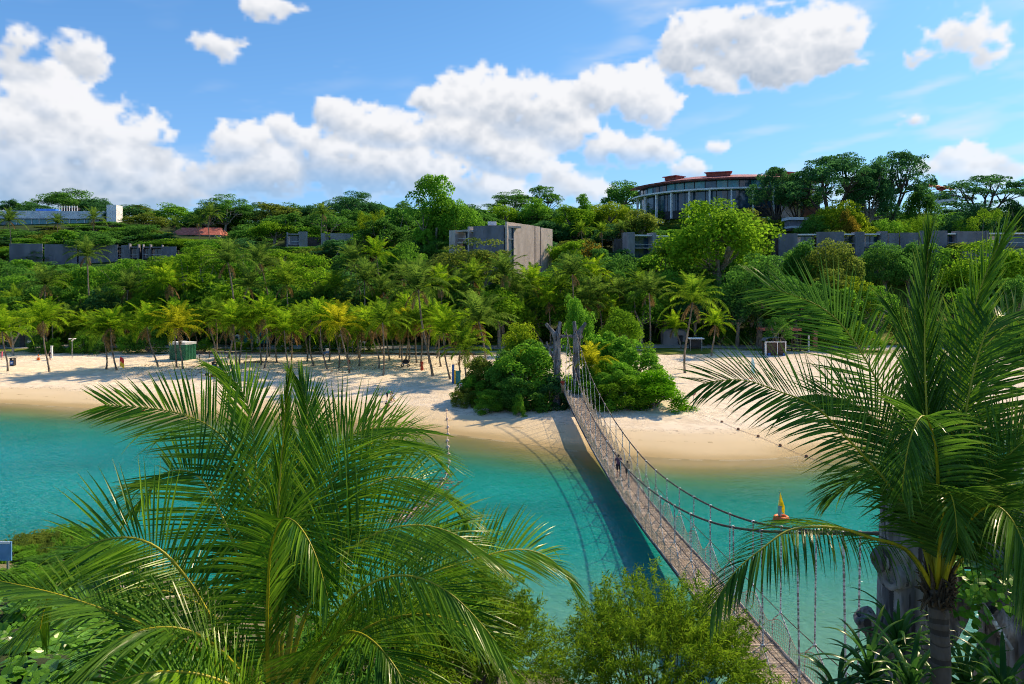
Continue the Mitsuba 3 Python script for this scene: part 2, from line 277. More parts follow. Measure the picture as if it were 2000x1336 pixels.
# ------------------------------------------------------------------ mesh helpers
def unit(v): return v / np.maximum(np.linalg.norm(v, axis=-1, keepdims=True), 1e-9)
class Mesh:
    def __init__(s): s.v, s.f, s.uv, s.n = [], [], [], 0
    def add(s, v, f, uv=None):
        v = np.asarray(v, float).reshape(-1, 3); f = np.asarray(f, int)
        if f.shape[1] == 4: f = np.vstack([f[:, [0, 1, 2]], f[:, [0, 2, 3]]])
        s.v.append(v); s.f.append(f + s.n); s.uv.append(np.zeros((len(v), 2)) if uv is None else np.asarray(uv, float).reshape(-1, 2)); s.n += len(v)
        return s
    def tm(s, m): return s.add(np.array(m.vertices), np.array(m.faces))
    def arr(s): return np.vstack(s.v), np.vstack(s.f), np.vstack(s.uv)
    def put(s, key, bsdf, smooth=False, uv=False):
        v, f, u = s.arr()
        return put(key, (v, f), bsdf, smooth, **({'uv': u} if uv else {}))
    def dict(s, bsdf, smooth=False, uv=False):
        v, f, u = s.arr()
        return ply((v, f), bsdf, smooth, **({'uv': u} if uv else {}))
def tube(pts, rad, sides=6, cap=True):
    p = np.asarray(pts, float); r = np.broadcast_to(np.asarray(rad, float), (len(p),))
    t = unit(np.gradient(p, axis=0))
    ref = np.array([1., 0, 0]) if abs(t[:, 2]).mean() > .8 else np.array([0, 0, 1.])
    a = unit(np.cross(t, ref)); b = np.cross(t, a)
    g = np.arange(sides) * 2 * np.pi / sides
    v = p[:, None] + r[:, None, None] * (np.cos(g)[None, :, None] * a[:, None] + np.sin(g)[None, :, None] * b[:, None])
    i, j = np.meshgrid(np.arange(len(p) - 1), np.arange(sides), indexing='ij')
    q = np.stack([i * sides + j, i * sides + (j + 1) % sides, (i + 1) * sides + (j + 1) % sides, (i + 1) * sides + j], -1).reshape(-1, 4)
    v = v.reshape(-1, 3); f = np.vstack([q[:, [0, 1, 2]], q[:, [0, 2, 3]]])
    if cap:
        n = len(v); v = np.vstack([v, p[:1], p[-1:]])
        k = np.arange(sides); e = (len(p) - 1) * sides
        f = np.vstack([f, np.stack([0 * k + n, (k + 1) % sides, k], 1), np.stack([0 * k + n + 1, e + k, e + (k + 1) % sides], 1)])
    return v, f
def spline(pts, n):
    from scipy.interpolate import CubicSpline
    p = np.asarray(pts, float); s = np.concatenate([[0], np.cumsum(np.linalg.norm(np.diff(p, axis=0), axis=1))])
    c = CubicSpline(s, p, axis=0, bc_type='natural'); u = np.linspace(0, s[-1], n)
    return c(u)
def box(cx, cy, cz, sx, sy, sz, rz=0.0):
    m = trimesh.creation.box((sx, sy, sz))
    if rz: m.apply_transform(trimesh.transformations.rotation_matrix(rz, [0, 0, 1]))
    m.apply_translation((cx, cy, cz)); return m
def hull(*balls, seg=10):
    return manifold3d.Manifold.batch_hull([manifold3d.Manifold.sphere(r, seg).translate([float(c) for c in p]) for p, r in balls])
def union(ms): return manifold3d.Manifold.batch_boolean(ms, manifold3d.OpType.Add)

# ------------------------------------------------------------------ leaves
def leaf_cloud(P, N, size, aspect, rng, rnd, dirs=None, bend=.18):
    """Small folded leaves at P facing N: two triangles each; uv.x = rnd."""
    n = len(P)
    d = unit(np.cross(N, rng.normal(size=(n, 3)))) if dirs is None else dirs
    s = unit(np.cross(d, N)); L = np.broadcast_to(size, (n,))[:, None] * (.7 + .6 * rng.random((n, 1)))
    a, b = P - d * L * .5, P + d * L * .5
    m = P - N * L * bend * .5
    l, r = P + s * L * aspect * .5 + N * L * bend * .3, P - s * L * aspect * .5 + N * L * bend * .3
    v = np.stack([a, l, b, r], 1).reshape(-1, 3)
    k = np.arange(n)[:, None] * 4
    f = np.vstack([k + [0, 3, 2], k + [0, 2, 1]])
    uv = np.stack([np.repeat(np.asarray(rnd)[:, None], 4, 1), np.tile([0, .5, 1, .5], (n, 1))], -1).reshape(-1, 2)
    return v, f, uv
def puffs(C, R, per, size, rng, aspect=.55, up=.5, wild=.75, inner=.55):
    """Leaves spread through the shells of ellipsoids with centres C and radii R."""
    C, R = np.asarray(C, float), np.asarray(R, float)
    k = np.repeat(np.arange(len(C)), per)
    o = unit(rng.normal(size=(len(k), 3)))
    o[:, 2] = np.where((o[:, 2] < -.3) & (rng.random(len(k)) < .6), -o[:, 2], o[:, 2])
    rad = inner + (1.08 - inner) * rng.random((len(k), 1)) ** .6
    P = C[k] + o * R[k] * rad
    N = unit(.55 * o + [0, 0, up] + wild * rng.normal(size=(len(k), 3)) * .6)
    pr = rng.random(len(C))
    return leaf_cloud(P, N, size, aspect, rng, .5 * pr[k] + .5 * rng.random(len(k)))
def crown_mesh(kind, seed, lod):
    """Trunk and crown of one kind of tree, height 1 and crown width 1."""
    rng = np.random.default_rng(seed)
    tr, cr = Mesh(), Mesh()
    k = 1.0 if lod else .45
    z0 = .0
    if kind == 'dome':
        n = 60; o = unit(rng.normal(size=(n, 3))); o[:, 2] = np.abs(o[:, 2]) * 1.3 - .5
        C = np.stack([o[:, 0] * .37, o[:, 1] * .37, .58 + o[:, 2] * .33], 1); C += rng.normal(size=C.shape) * .018
        R = np.stack([.09 + .06 * rng.random(n)] * 2 + [.07 + .045 * rng.random(n)], 1); per, size, fork = 200, .030, .38
    elif kind == 'spread':
        n = 64; a = rng.random(n) * 6.283; r = .44 * np.sqrt(rng.random(n))
        C = np.stack([r * np.cos(a), r * np.sin(a), .90 - .42 * (r / .44) ** 2 - .20 * rng.random(n) ** 1.5], 1)
        R = np.stack([.08 + .06 * rng.random(n)] * 2 + [.035 + .025 * rng.random(n)], 1); per, size, fork = 180, .026, .22
    elif kind == 'umbrella':
        n = 46; a = rng.random(n) * 6.283; r = .45 * np.sqrt(rng.random(n))
        C = np.stack([r * np.cos(a), r * np.sin(a), .95 - .24 * (r / .45) ** 2 - .06 * rng.random(n)], 1)
        R = np.stack([.075 + .05 * rng.random(n)] * 2 + [.022 + .018 * rng.random(n)], 1); per, size, fork = 170, .023, .42
    elif kind == 'open':
        n = 150; o = unit(rng.normal(size=(n, 3))); o[:, 2] = np.abs(o[:, 2]) * 1.3 - .35; rr = .5 + .55 * rng.random(n)[:, None]
        C = np.stack([o[:, 0] * .43, o[:, 1] * .43, .62 + o[:, 2] * .30], 1) * np.hstack([rr, rr, np.ones((n, 1))])
        R = np.stack([.035 + .035 * rng.random(n)] * 2 + [.022 + .022 * rng.random(n)], 1); per, size, fork = 95, .020, .30
    elif kind == 'tall':
        n = 62; h = rng.random(n); a = rng.random(n) * 6.283; r = (.42 - .22 * np.abs(h - .35) ** 1.2 * 1.7) * np.sqrt(rng.random(n)) * (.75 + .35 * np.sin(3 * a + 9 * h))
        C = np.stack([r * np.cos(a), r * np.sin(a), .22 + .72 * h], 1)
        R = np.stack([.08 + .06 * rng.random(n)] * 2 + [.05 + .035 * rng.random(n)], 1); per, size, fork = 180, .034, .2
    elif kind == 'bush':
        n = 58; o = unit(rng.normal(size=(n, 3))); o[:, 2] = np.abs(o[:, 2])
        C = np.stack([o[:, 0] * .38, o[:, 1] * .38, .08 + o[:, 2] * .72], 1) * (.86 + .2 * rng.random((n, 1)))
        R = np.stack([.10 + .06 * rng.random(n)] * 2 + [.11 + .06 * rng.random(n)], 1); per, size, fork = 230, .032, .05
    elif kind == 'thicket':
        n = 70; o = unit(rng.normal(size=(n, 3))); o[:, 2] = np.abs(o[:, 2])
        C = np.stack([o[:, 0] * .40, o[:, 1] * .40, .06 + o[:, 2] * .78], 1) * (.84 + .22 * rng.random((n, 1)))
        R = np.stack([.08 + .06 * rng.random(n)] * 2 + [.09 + .06 * rng.random(n)], 1); per, size, fork = 200, .042, .05
    elif kind == 'plume':                                       # bamboo-like, feathery
        n = 70; a = rng.random(n) * 6.283; h = rng.random(n) ** .7; r = .12 + .30 * h * (1 - .35 * h)
        C = np.stack([r * np.cos(a), r * np.sin(a), .12 + .80 * h], 1)
        R = np.stack([.06 + .04 * rng.random(n)] * 2 + [.09 + .05 * rng.random(n)], 1); per, size, fork = 190, .030, .06
    C = C + (C - [0, 0, .5]) * ((1.9 if kind == 'thicket' else 1.25) * (meshkit.fbm(unit(C - [0, 0, .5]) * 1.7 + seed, 2, seed) - .5))[:, None]
    C[:, 2] = np.minimum(C[:, 2], .96)
    aspect = .26 if kind == 'plume' else .55
    cr.add(*puffs(C, R, max(20, int(per * k)), size * (1 if lod else 1.45), rng, aspect=aspect, up=.62 if kind in ('spread', 'umbrella') else .45))
    lo = C[:, 2].min()
    top = np.array([rng.normal() * .02, rng.normal() * .02, fork])
    rt = .022 if kind in ('open', 'umbrella', 'spread') else .03
    tr.add(*tube([[0, 0, -.05], top * .5 + rng.normal(size=3) * .006, top], [rt * 1.35, rt * 1.05, rt], 7))
    pick = rng.choice(len(C), min(len(C), {'open': 46, 'spread': 26, 'umbrella': 26}.get(kind, 14)), replace=False)
    heads = [top + [.16 * math.cos(a), .16 * math.sin(a), .2 + .1 * rng.random()] for a in np.arange(5) * 1.257 + rng.random()]
    heads = [np.minimum(h, [9, 9, .8]) for h in heads]
    for h in heads: tr.add(*tube(spline([top - [0, 0, .03], top * .45 + h * .55 - [0, 0, .015], h], 5), np.linspace(rt * .75, rt * .42, 5), 5, False))
    for c in C[pick]:
        h = heads[int(np.argmin([np.linalg.norm((c - x)[:2]) for x in heads]))]
        if c[2] < h[2] - .02: h = top
        tr.add(*tube(spline([h, h * .5 + c * .5 + rng.normal(size=3) * .015, c], 4), np.linspace(rt * .4, rt * .1, 4), 4, False))
    return tr, cr
PROTO = {}
def tree_group(kind, variant, leafs, bark, lod):
    key = f'proto_{kind}_{variant}_{leafs}_{bark}_{lod}'
    if key not in scene:
        if (kind, variant, lod) not in PROTO:
            seed = {'dome': 10, 'spread': 20, 'umbrella': 30, 'open': 40, 'tall': 50, 'bush': 60, 'plume': 70, 'thicket': 80}[kind] + variant
            PROTO[kind, variant, lod] = crown_mesh(kind, seed, lod)
        tr, cr = PROTO[kind, variant, lod]
        scene[key] = {'type': 'shapegroup', 'trunk': tr.dict(bark, True), 'crown': cr.dict(leafs, uv=True)}
    return key
KEYS = {'dome': 'dome_crowned_tree', 'spread': 'spreading_tree', 'umbrella': 'umbrella_tree', 'open': 'open_crowned_tree', 'tall': 'tall_tree', 'bush': 'shrub', 'thicket': 'shrub', 'plume': 'bamboo_clump'}
rngT = np.random.default_rng(77)
def tree(kind, px, top, wpx, D, leafs, label, cat=None, group=None, bark=None, lod=None, base=None, tall=None):
    """A tree whose crown centre is seen at column px, its top at row top and wpx pixels wide, D metres ahead."""
    x = (px - 1000) / F * D; w = wpx / F * D
    z = float(height(x, D)) if base is None else base
    h = CH + (YH - top) / F * D - z
    if tall: h = tall
    lod = (wpx > 95) if lod is None else lod
    bark = bark or ('bark_pale' if kind == 'spread' else 'bark_dark' if kind in ('open', 'umbrella') else 'bark')
    g = tree_group(kind, int(rngT.integers(0, 3)), leafs, bark, int(lod))
    m = T().translate([x, D, z]).rotate([0, 0, 1], float(rngT.random() * 360)).scale([w, w, max(h, .5)])
    k = inst(KEYS[kind], g, m)
    return tag(k, label, cat or ('shrub' if kind == 'bush' else 'bamboo' if kind == 'plume' else 'tree'), group)

# ------------------------------------------------------------------ palm fronds
def frond(C, side, pairs, length, width, rng, seg=4, droop=.5, fold=.25, a0=72, a1=24, lift=18, start=.16, mess=.06, taper=.5, broken=0.0):
    """Leaflets of one frond along the curve C (m x 3); side is the level vector across it."""
    C = np.asarray(C, float); m = len(C)
    s = np.concatenate([[0], np.cumsum(np.linalg.norm(np.diff(C, axis=0), axis=1))]); s /= s[-1]
    u = np.linspace(start, .995, pairs); u = u + rng.normal(size=pairs) * .15 / pairs
    u = np.clip(u, start, 1)
    tan = unit(np.gradient(C, axis=0))
    P = np.stack([np.interp(u, s, C[:, i]) for i in range(3)], 1); Tn = unit(np.stack([np.interp(u, s, tan[:, i]) for i in range(3)], 1))
    out = Mesh()
    for sg in (-1, 1):
        S = np.broadcast_to(unit(np.asarray(side, float)), Tn.shape); S = unit(S - Tn * (S * Tn).sum(1, keepdims=True)); U = np.cross(S, Tn)
        ang = np.radians(a0 + (a1 - a0) * ((u - start) / (1 - start)) ** 1.25 + rng.normal(size=pairs) * 100 * mess * .5)
        b = np.radians(lift * (1 - .6 * u) + rng.normal(size=pairs) * 160 * mess * .5)
        d = unit(Tn * np.cos(ang)[:, None] + sg * S * (np.sin(ang) * np.cos(b))[:, None] + U * (np.sin(ang) * np.sin(b))[:, None])
        q = (u - start) / (1 - start)
        L = length * (.55 + .45 * np.sin(np.clip(q * 1.5 + .25, 0, 1) * np.pi * .5)) * (1 - (1 - taper) * np.clip((q - .45) / .55, 0, 1) ** 1.6) * (.9 + .2 * rng.random(pairs))
        if broken: L = np.where(rng.random(pairs) < broken, L * (.3 + .4 * rng.random(pairs)), L)
        gd = droop * (.7 + .6 * rng.random(pairs)) + (rng.random(pairs) < broken) * 1.6 * rng.random(pairs)
        pos, cur, secs = P.copy(), d.copy(), []
        for k in range(seg + 1):
            t = k / seg
            W = unit(Tn - cur * (Tn * cur).sum(1, keepdims=True) + 1e-6 + U * .25)
            Nn = unit(np.cross(cur, W)) * sg
            wd = width * (.5 if k == 0 else 1.0 if t < .55 else max(.05, 1.0 * (1 - (t - .55) / .45))) * (.85 + .3 * rng.random(pairs))
            secs.append((pos - W * wd[:, None] * .5, pos - Nn * wd[:, None] * fold, pos + W * wd[:, None] * .5))
            cur = unit(cur + np.array([0, 0, -1.0]) * (gd * (t + .15) * (1.6 / seg))[:, None])
            pos = pos + cur * (L / seg)[:, None]
        rnd = rng.random(pairs)
        if fold:
            V = np.stack([np.stack(x, 1) for x in secs], 1); c = 3            # pairs, seg+1, 3, 3
        else:
            V = np.stack([np.stack((x[0], x[2]), 1) for x in secs], 1); c = 2
        base = np.arange(pairs)[:, None, None] * (seg + 1) * c + np.arange(seg)[None, :, None] * c + np.arange(c - 1)[None, None]
        Q = np.stack([base, base + 1, base + c + 1, base + c], -1).reshape(-1, 4)
        uv = np.stack([np.broadcast_to(rnd[:, None, None], V.shape[:3]), np.broadcast_to((np.arange(seg + 1) / seg)[None, :, None], V.shape[:3])], -1)
        out.add(V.reshape(-1, 3), Q, uv)
    return out
def side_of(C):
    d = np.array(C[-1]) - np.array(C[0]); d[2] = 0
    if np.linalg.norm(d) < .05: d = np.array([1., 0, 0])
    return unit(np.cross(d, [0, 0, 1]))
def arch(az, L, rise, fall, n=14):
    """A frond's curve from the crown: starts at elevation rise (degrees), ends pointing fall degrees below level."""
    e = np.radians(np.linspace(rise, -fall, n)); e = np.radians(rise) + (e - e[0]) * (np.linspace(0, 1, n) ** .35)
    st = L / (n - 1)
    r = np.concatenate([[0], np.cumsum(np.cos(e[:-1]) * st)]); z = np.concatenate([[0], np.cumsum(np.sin(e[:-1]) * st)])
    return np.stack([r * math.cos(az), r * math.sin(az), z], 1)
def palm_group(variant, leafs, dense=24, reach=4.1, fine=False):
    key = f'proto_palm_{variant}_{leafs}' + ('_fine' if fine else '')
    if key in scene: return key
    rng = np.random.default_rng(900 + variant)
    g = {'type': 'shapegroup'}
    for k in range(dense):
        q = k / (dense - 1)
        az = k * 2.39996 + rng.random() * .5
        C = arch(az, reach * (.72 + .2 * q + .2 * rng.random()), 88 - 80 * q ** 1.2 + rng.normal() * 6, -52 + 128 * q ** .9 + rng.normal() * 8, 10)
        me = frond(C, side_of(C), 30 if not fine else 44, 1.0 * reach / 4.1 * (1 - .25 * (q < .15)), .085 if not fine else .06, rng, seg=2, droop=.55 + .5 * q, fold=0, mess=.08, lift=24 - 20 * q, start=.14)
        me.add(*tube(C, np.linspace(.05, .012, len(C)), 4, False), None)
        g['frond' if k == 0 else f'frond_{k:03d}'] = me.dict(leafs, uv=True)
    for k in range(3):                                             # old fronds hanging dry against the trunk
        C = arch(rng.random() * 6.28, reach * .55, -25 - 30 * rng.random(), 86, 8)
        me = frond(C, side_of(C), 22, .6, .07, rng, seg=2, droop=1.2, fold=0, mess=.12, lift=0, start=.2)
        me.add(*tube(C, np.linspace(.045, .012, len(C)), 4, False), None)
        g['dry_frond' if k == 0 else f'dry_frond_{k:03d}'] = me.dict('dry_frond', uv=True)
    scene[key] = g
    return key
def palm(name, base, crown, leafs, label, cat='palm tree', group=None, size=None, variant=None, trunk=.14, bow=None, fine=False):
    """A palm from its foot to its crown; trunk, crown (> fronds)."""
    k = new(name); base, crown = np.asarray(base, float), np.asarray(crown, float)
    v = int(rngT.integers(0, 4)) if variant is None else variant
    h = crown[2] - base[2]; size = size or 1.0
    bow = rngT.normal() * .05 if bow is None else bow
    mid = base * .5 + crown * .5 + np.array([bow * h, rngT.normal() * .02 * h, 0])
    low = base * .85 + crown * .15 + np.array([bow * h * .7 - (crown[0] - base[0]) * .06, 0, 0])
    C = spline([base - [0, 0, .3], low, mid, crown], 9)
    scene[k + '__trunk'] = ply(tube(C, trunk * np.array([1.5, 1.15, 1, .95, .9, .86, .82, .78, .72]), 7), 'palm_trunk', True)
    d = unit(C[-1] - C[-2]); ang = math.degrees(math.acos(np.clip(d[2], -1, 1))) * .6; ax = np.cross([0, 0, 1], d)
    m = T().translate(list(map(float, crown)))
    if np.linalg.norm(ax) > 1e-3: m = m.rotate(list(map(float, ax)), ang)
    m = m.rotate([0, 0, 1], float(rngT.random() * 360)).scale(float(size))
    scene[k + '__crown'] = {'type': 'instance', 'to_world': m, 'g': {'type': 'ref', 'id': palm_group(v, leafs, fine=fine)}}
    return tag(k, label, cat, group)

# ------------------------------------------------------------------ the two tall palms by the camera
def hero_palm(key, label, foot, heart, fronds, leafs, trunk_r, seed, trunk=True):
    rng = np.random.default_rng(seed); k = new(key); tag(k, label, 'palm tree')
    tr = spline([foot, foot * .5 + heart * .5 + [.12, 0, 0], heart], 40)
    rr = trunk_r * (1 + .35 * np.exp(-np.linspace(0, 6, 40))) * (1 + .035 * np.sin(np.arange(40) * 2.1))
    scene[k + '__trunk'] = ply(tube(tr, rr, 20), 'ringed_trunk', True)
    for i, fr in enumerate(fronds):
        o = {'pairs': 84, 'length': 1.25, 'width': .034, 'droop': .5, 'lift': 26, **(fr[1] if len(fr) > 1 else {})}
        o['length'] *= 1.15; o['droop'] *= .72
        C = spline([at(*p) for p in fr[0]], 40)
        n = 'frond' if i == 0 else f'frond_{i:03d}'
        sd = side_of(C); Tm = unit(C[-12] - C[8]); Um = np.cross(unit(sd - Tm * (sd @ Tm)), Tm)
        tl = math.radians(o.pop('tilt', 16)) * np.sign(sd[1]) * min(1, abs(sd[1]) * 1.3); sd = sd * math.cos(tl) + Um * math.sin(tl); lf = o.pop('leaf', leafs)
        scene[f'{k}__{n}'] = frond(C, sd, rng=rng, seg=5, fold=.2, start=o.pop('start', .2), mess=o.pop('mess', .05), broken=.09, **o).dict(lf, uv=True)
        scene[f'{k}__{n}__midrib'] = ply(tube(C, .006 + .034 * (1 - np.linspace(0, 1, 40)) ** 1.2, 6), 'midrib', True)
    fb = Mesh()
    for i in range(120):                                            # brown fibre and old leaf bases round the heart
        a = rng.random() * 6.283; z = -rng.random() * .5
        p = heart + [trunk_r * 1.1 * math.cos(a), trunk_r * 1.1 * math.sin(a), z + .2]
        q = p + np.array([math.cos(a) * (.04 + .17 * rng.random()), math.sin(a) * (.04 + .17 * rng.random()), .1 + .35 * rng.random() * (1 if rng.random() < .6 else -1)])
        fb.add(*tube([p, p * .5 + q * .5 + [0, 0, .03], q], [.03, .02, .006], 4))
    scene[k + '__fibre_sheath'] = fb.dict('fibre', True)
    return k
LEFT = [
 ([(530,1420,11),(522,1261,10.9),(524,1130,10.7),(532,1060,10.5),(555,1013,10.3),(600,1050,9.9),(640,1165,9.6)], dict(droop=.5, length=.85)),
 ([(555,1380,11),(600,1290,10.8),(645,1214,10.6),(704,1152,10.3),(790,1124,10.0),(880,1160,9.7),(966,1250,9.5)], dict(droop=.45, length=1.05, tilt=35)),
 ([(560,1330,11.2),(600,1100,11.8),(650,1010,12.2),(735,942,12.6),(820,938,13),(905,1010,13.2)], dict(droop=.25, length=1.15, tilt=40)),
 ([(570,1345,11.1),(680,1210,11.8),(800,1135,12.3),(920,1095,12.8),(1010,1073,13.2),(1082,1097,13.5),(1122,1150,13.6)], dict(droop=.45, length=1.05, tilt=35)),
 ([(520,1360,11),(421,1223,11),(343,1102,11),(277,1055,10.9),(209,1053,10.8),(137,1092,10.7),(95,1160,10.6),(78,1229,10.6)], dict(droop=.35, length=1.15, tilt=42)),
 ([(525,1330,11.1),(490,1180,11.5),(457,1063,11.8),(421,982,12.1),(385,929,12.4),(335,920,12.6),(280,970,12.8),(245,1008,12.9)], dict(droop=.3, length=1.15, tilt=40)),
 ([(535,1330,11.2),(515,1080,12),(480,930,12.6),(430,850,13),(365,812,13.4),(290,797,13.7),(205,791,13.8)], dict(droop=.15, length=1.2, lift=30, tilt=48)),
 ([(545,1340,11),(540,1100,11.4),(548,920,11.7),(562,745,12)], dict(droop=.02, length=.8, a0=20, a1=5, lift=8, leaf='spear_leaf', pairs=60)),
 ([(552,1330,11.2),(590,1080,12),(620,940,12.6),(670,860,13),(740,835,13.4),(820,840,13.8)], dict(droop=.12, length=1.2, lift=34, tilt=45)),
 ([(540,1330,11.2),(560,1000,12.2),(590,880,12.8),(600,800,13.2),(585,745,13.5)], dict(droop=.08, length=.95, a0=45, a1=12, lift=20)),
 ([(590,1400,10.8),(650,1250,10.3),(710,1240,9.8),(770,1300,9.4),(820,1390,9.2)], dict(droop=.8)),
 ([(515,1390,10.8),(430,1270,10.3),(330,1225,9.9),(230,1250,9.6),(140,1330,9.4)], dict(droop=.9, length=1.1, leaf='hero_frond_dark')),
 ([(575,1390,10.9),(720,1225,10.8),(860,1205,10.7),(960,1260,10.6),(1010,1335,10.6)], dict(droop=.8, length=1.0)),
 ([(520,1360,11.3),(400,1190,11.7),(260,1150,12),(120,1190,12.2),(20,1260,12.3)], dict(droop=.85, leaf='hero_frond_dark')),
 ([(515,1390,10.7),(380,1265,10.3),(230,1200,10),(110,1160,9.8),(0,1135,9.7)], dict(droop=.45, length=.8, leaf='hero_frond_dark', pairs=60)),
 ([(560,1440,10),(430,1330,9.6),(320,1312,9.3),(220,1335,9.2),(120,1400,9.1)], dict(droop=.8, length=.8)),
 ([(535,1330,11.3),(505,1000,12.4),(495,850,13),(470,760,13.4),(430,720,13.6)], dict(droop=.1, length=1.0, a0=50, a1=18, lift=24)),
 ([(550,1330,11.3),(570,1150,12.1),(640,1060,12.8),(720,1040,13.3),(790,1080,13.6)], dict(droop=.7, leaf='hero_frond_dark')),
 ([(555,1330,11.2),(620,1000,12.2),(700,880,12.9),(790,860,13.4),(860,900,13.7)], dict(droop=.3, tilt=40)),
 ([(560,1330,11.1),(640,1120,11.5),(740,1040,11.8),(850,1030,12),(950,1080,12.1)], dict(droop=.4, tilt=35)),
]
hl = at(545, 1400, 11.0)
hero_palm('coconut_palm', 'big bright green coconut palm below the camera, in front of the lagoon', np.array([hl[0] - .1, 11.3, float(island_height(-3.4, 11.3)) - .3]), hl, LEFT, 'hero_frond', .15, 5)
RIGHT = [
 ([(1830,1150,12),(1805,950,12.5),(1759,840,13),(1718,754,13.3),(1669,668,13.6),(1610,604,13.9),(1565,582,14.1),(1500,562,14.3)], dict(droop=.2, length=1.2, lift=10, tilt=65)),
 ([(1825,1150,12),(1785,1020,12.1),(1726,934,12.2),(1640,840,12.3),(1587,791,12.3),(1523,765,12.3),(1456,743,12.2),(1375,748,12.1)], dict(droop=.35, length=1.1, lift=12, tilt=60)),
 ([(1822,1150,12),(1760,1068,11.6),(1700,1050,11.3),(1655,1035,11.1),(1580,1029,10.8),(1535,1038,10.6),(1490,1071,10.4),(1445,1107,10.3),(1390,1190,10.2)], dict(droop=1.25, length=.85, lift=-12, tilt=10)),
 ([(1832,1150,12),(1815,900,12.4),(1806,700,12.7),(1808,560,13),(1815,455,13.2)], dict(droop=.03, length=1.0, a0=24, a1=6, lift=14)),
 ([(1838,1150,12),(1862,850,12.4),(1885,680,12.8),(1920,550,13.1),(1965,450,13.4)], dict(droop=.04, length=1.05, a0=30, a1=8, lift=14, leaf='spear_leaf')),
 ([(1842,1150,12),(1880,850,12.3),(1915,680,12.5),(1950,620,12.7),(1985,625,12.9),(2020,690,13)], dict(droop=.5, length=1.0)),
 ([(1830,1150,12),(1832,950,11.5),(1822,850,11.1),(1803,812,10.8),(1780,850,10.5),(1762,960,10.4)], dict(droop=1.0, length=.8)),
 ([(1838,1150,12),(1890,960,12),(1950,880,11.9),(2030,850,11.8),(2120,880,11.7)], dict(droop=.6, length=1.1)),
 ([(1842,1160,12),(1910,1060,11.7),(1990,1030,11.4),(2080,1050,11.2),(2150,1120,11)], dict(droop=.9)),
 ([(1838,1150,12),(1880,1020,12.6),(1940,960,13.1),(2010,950,13.5),(2080,990,13.7)], dict(droop=.5)),
 ([(1835,1150,12),(1850,900,12.5),(1890,740,13),(1960,640,13.5),(2050,590,13.9)], dict(droop=.2, lift=24)),
 ([(1828,1150,12),(1800,1000,12.6),(1760,940,13),(1700,930,13.4),(1640,960,13.6)], dict(droop=.8)),
 ([(1842,1150,11.9),(1900,1010,11.2),(1950,990,10.7),(1990,1040,10.3),(2010,1130,10.1)], dict(droop=.8)),
 ([(1830,1150,12),(1842,1000,11.3),(1852,960,10.9),(1864,990,10.5),(1870,1060,10.4)], dict(droop=.9, length=.7)),
 ([(1826,1150,12),(1790,980,12.4),(1740,860,12.8),(1670,790,13.1),(1590,770,13.4)], dict(droop=.4, tilt=50)),
 ([(1838,1150,12),(1900,1000,11.8),(1960,900,11.6),(2040,830,11.4)], dict(droop=.3, tilt=40)),
 ([(1836,1150,12),(1858,940,12.6),(1880,820,13),(1930,720,13.4),(2000,660,13.7)], dict(droop=.15, tilt=40)),
 ([(1828,1150,12),(1818,950,12.3),(1800,780,12.6),(1775,660,12.9),(1740,600,13.1)], dict(droop=.1, length=.9, a0=40, a1=14)),
]
hr = at(1832, 1150, 12.0)
hero_palm('coconut_palm', 'dark backlit coconut palm with a ringed trunk beside the dead tree pylon', np.array([hr[0] - .05, 12.0, float(island_height(6.9, 12.0)) - .3]), hr, RIGHT, 'hero_frond_dark', .145, 6)
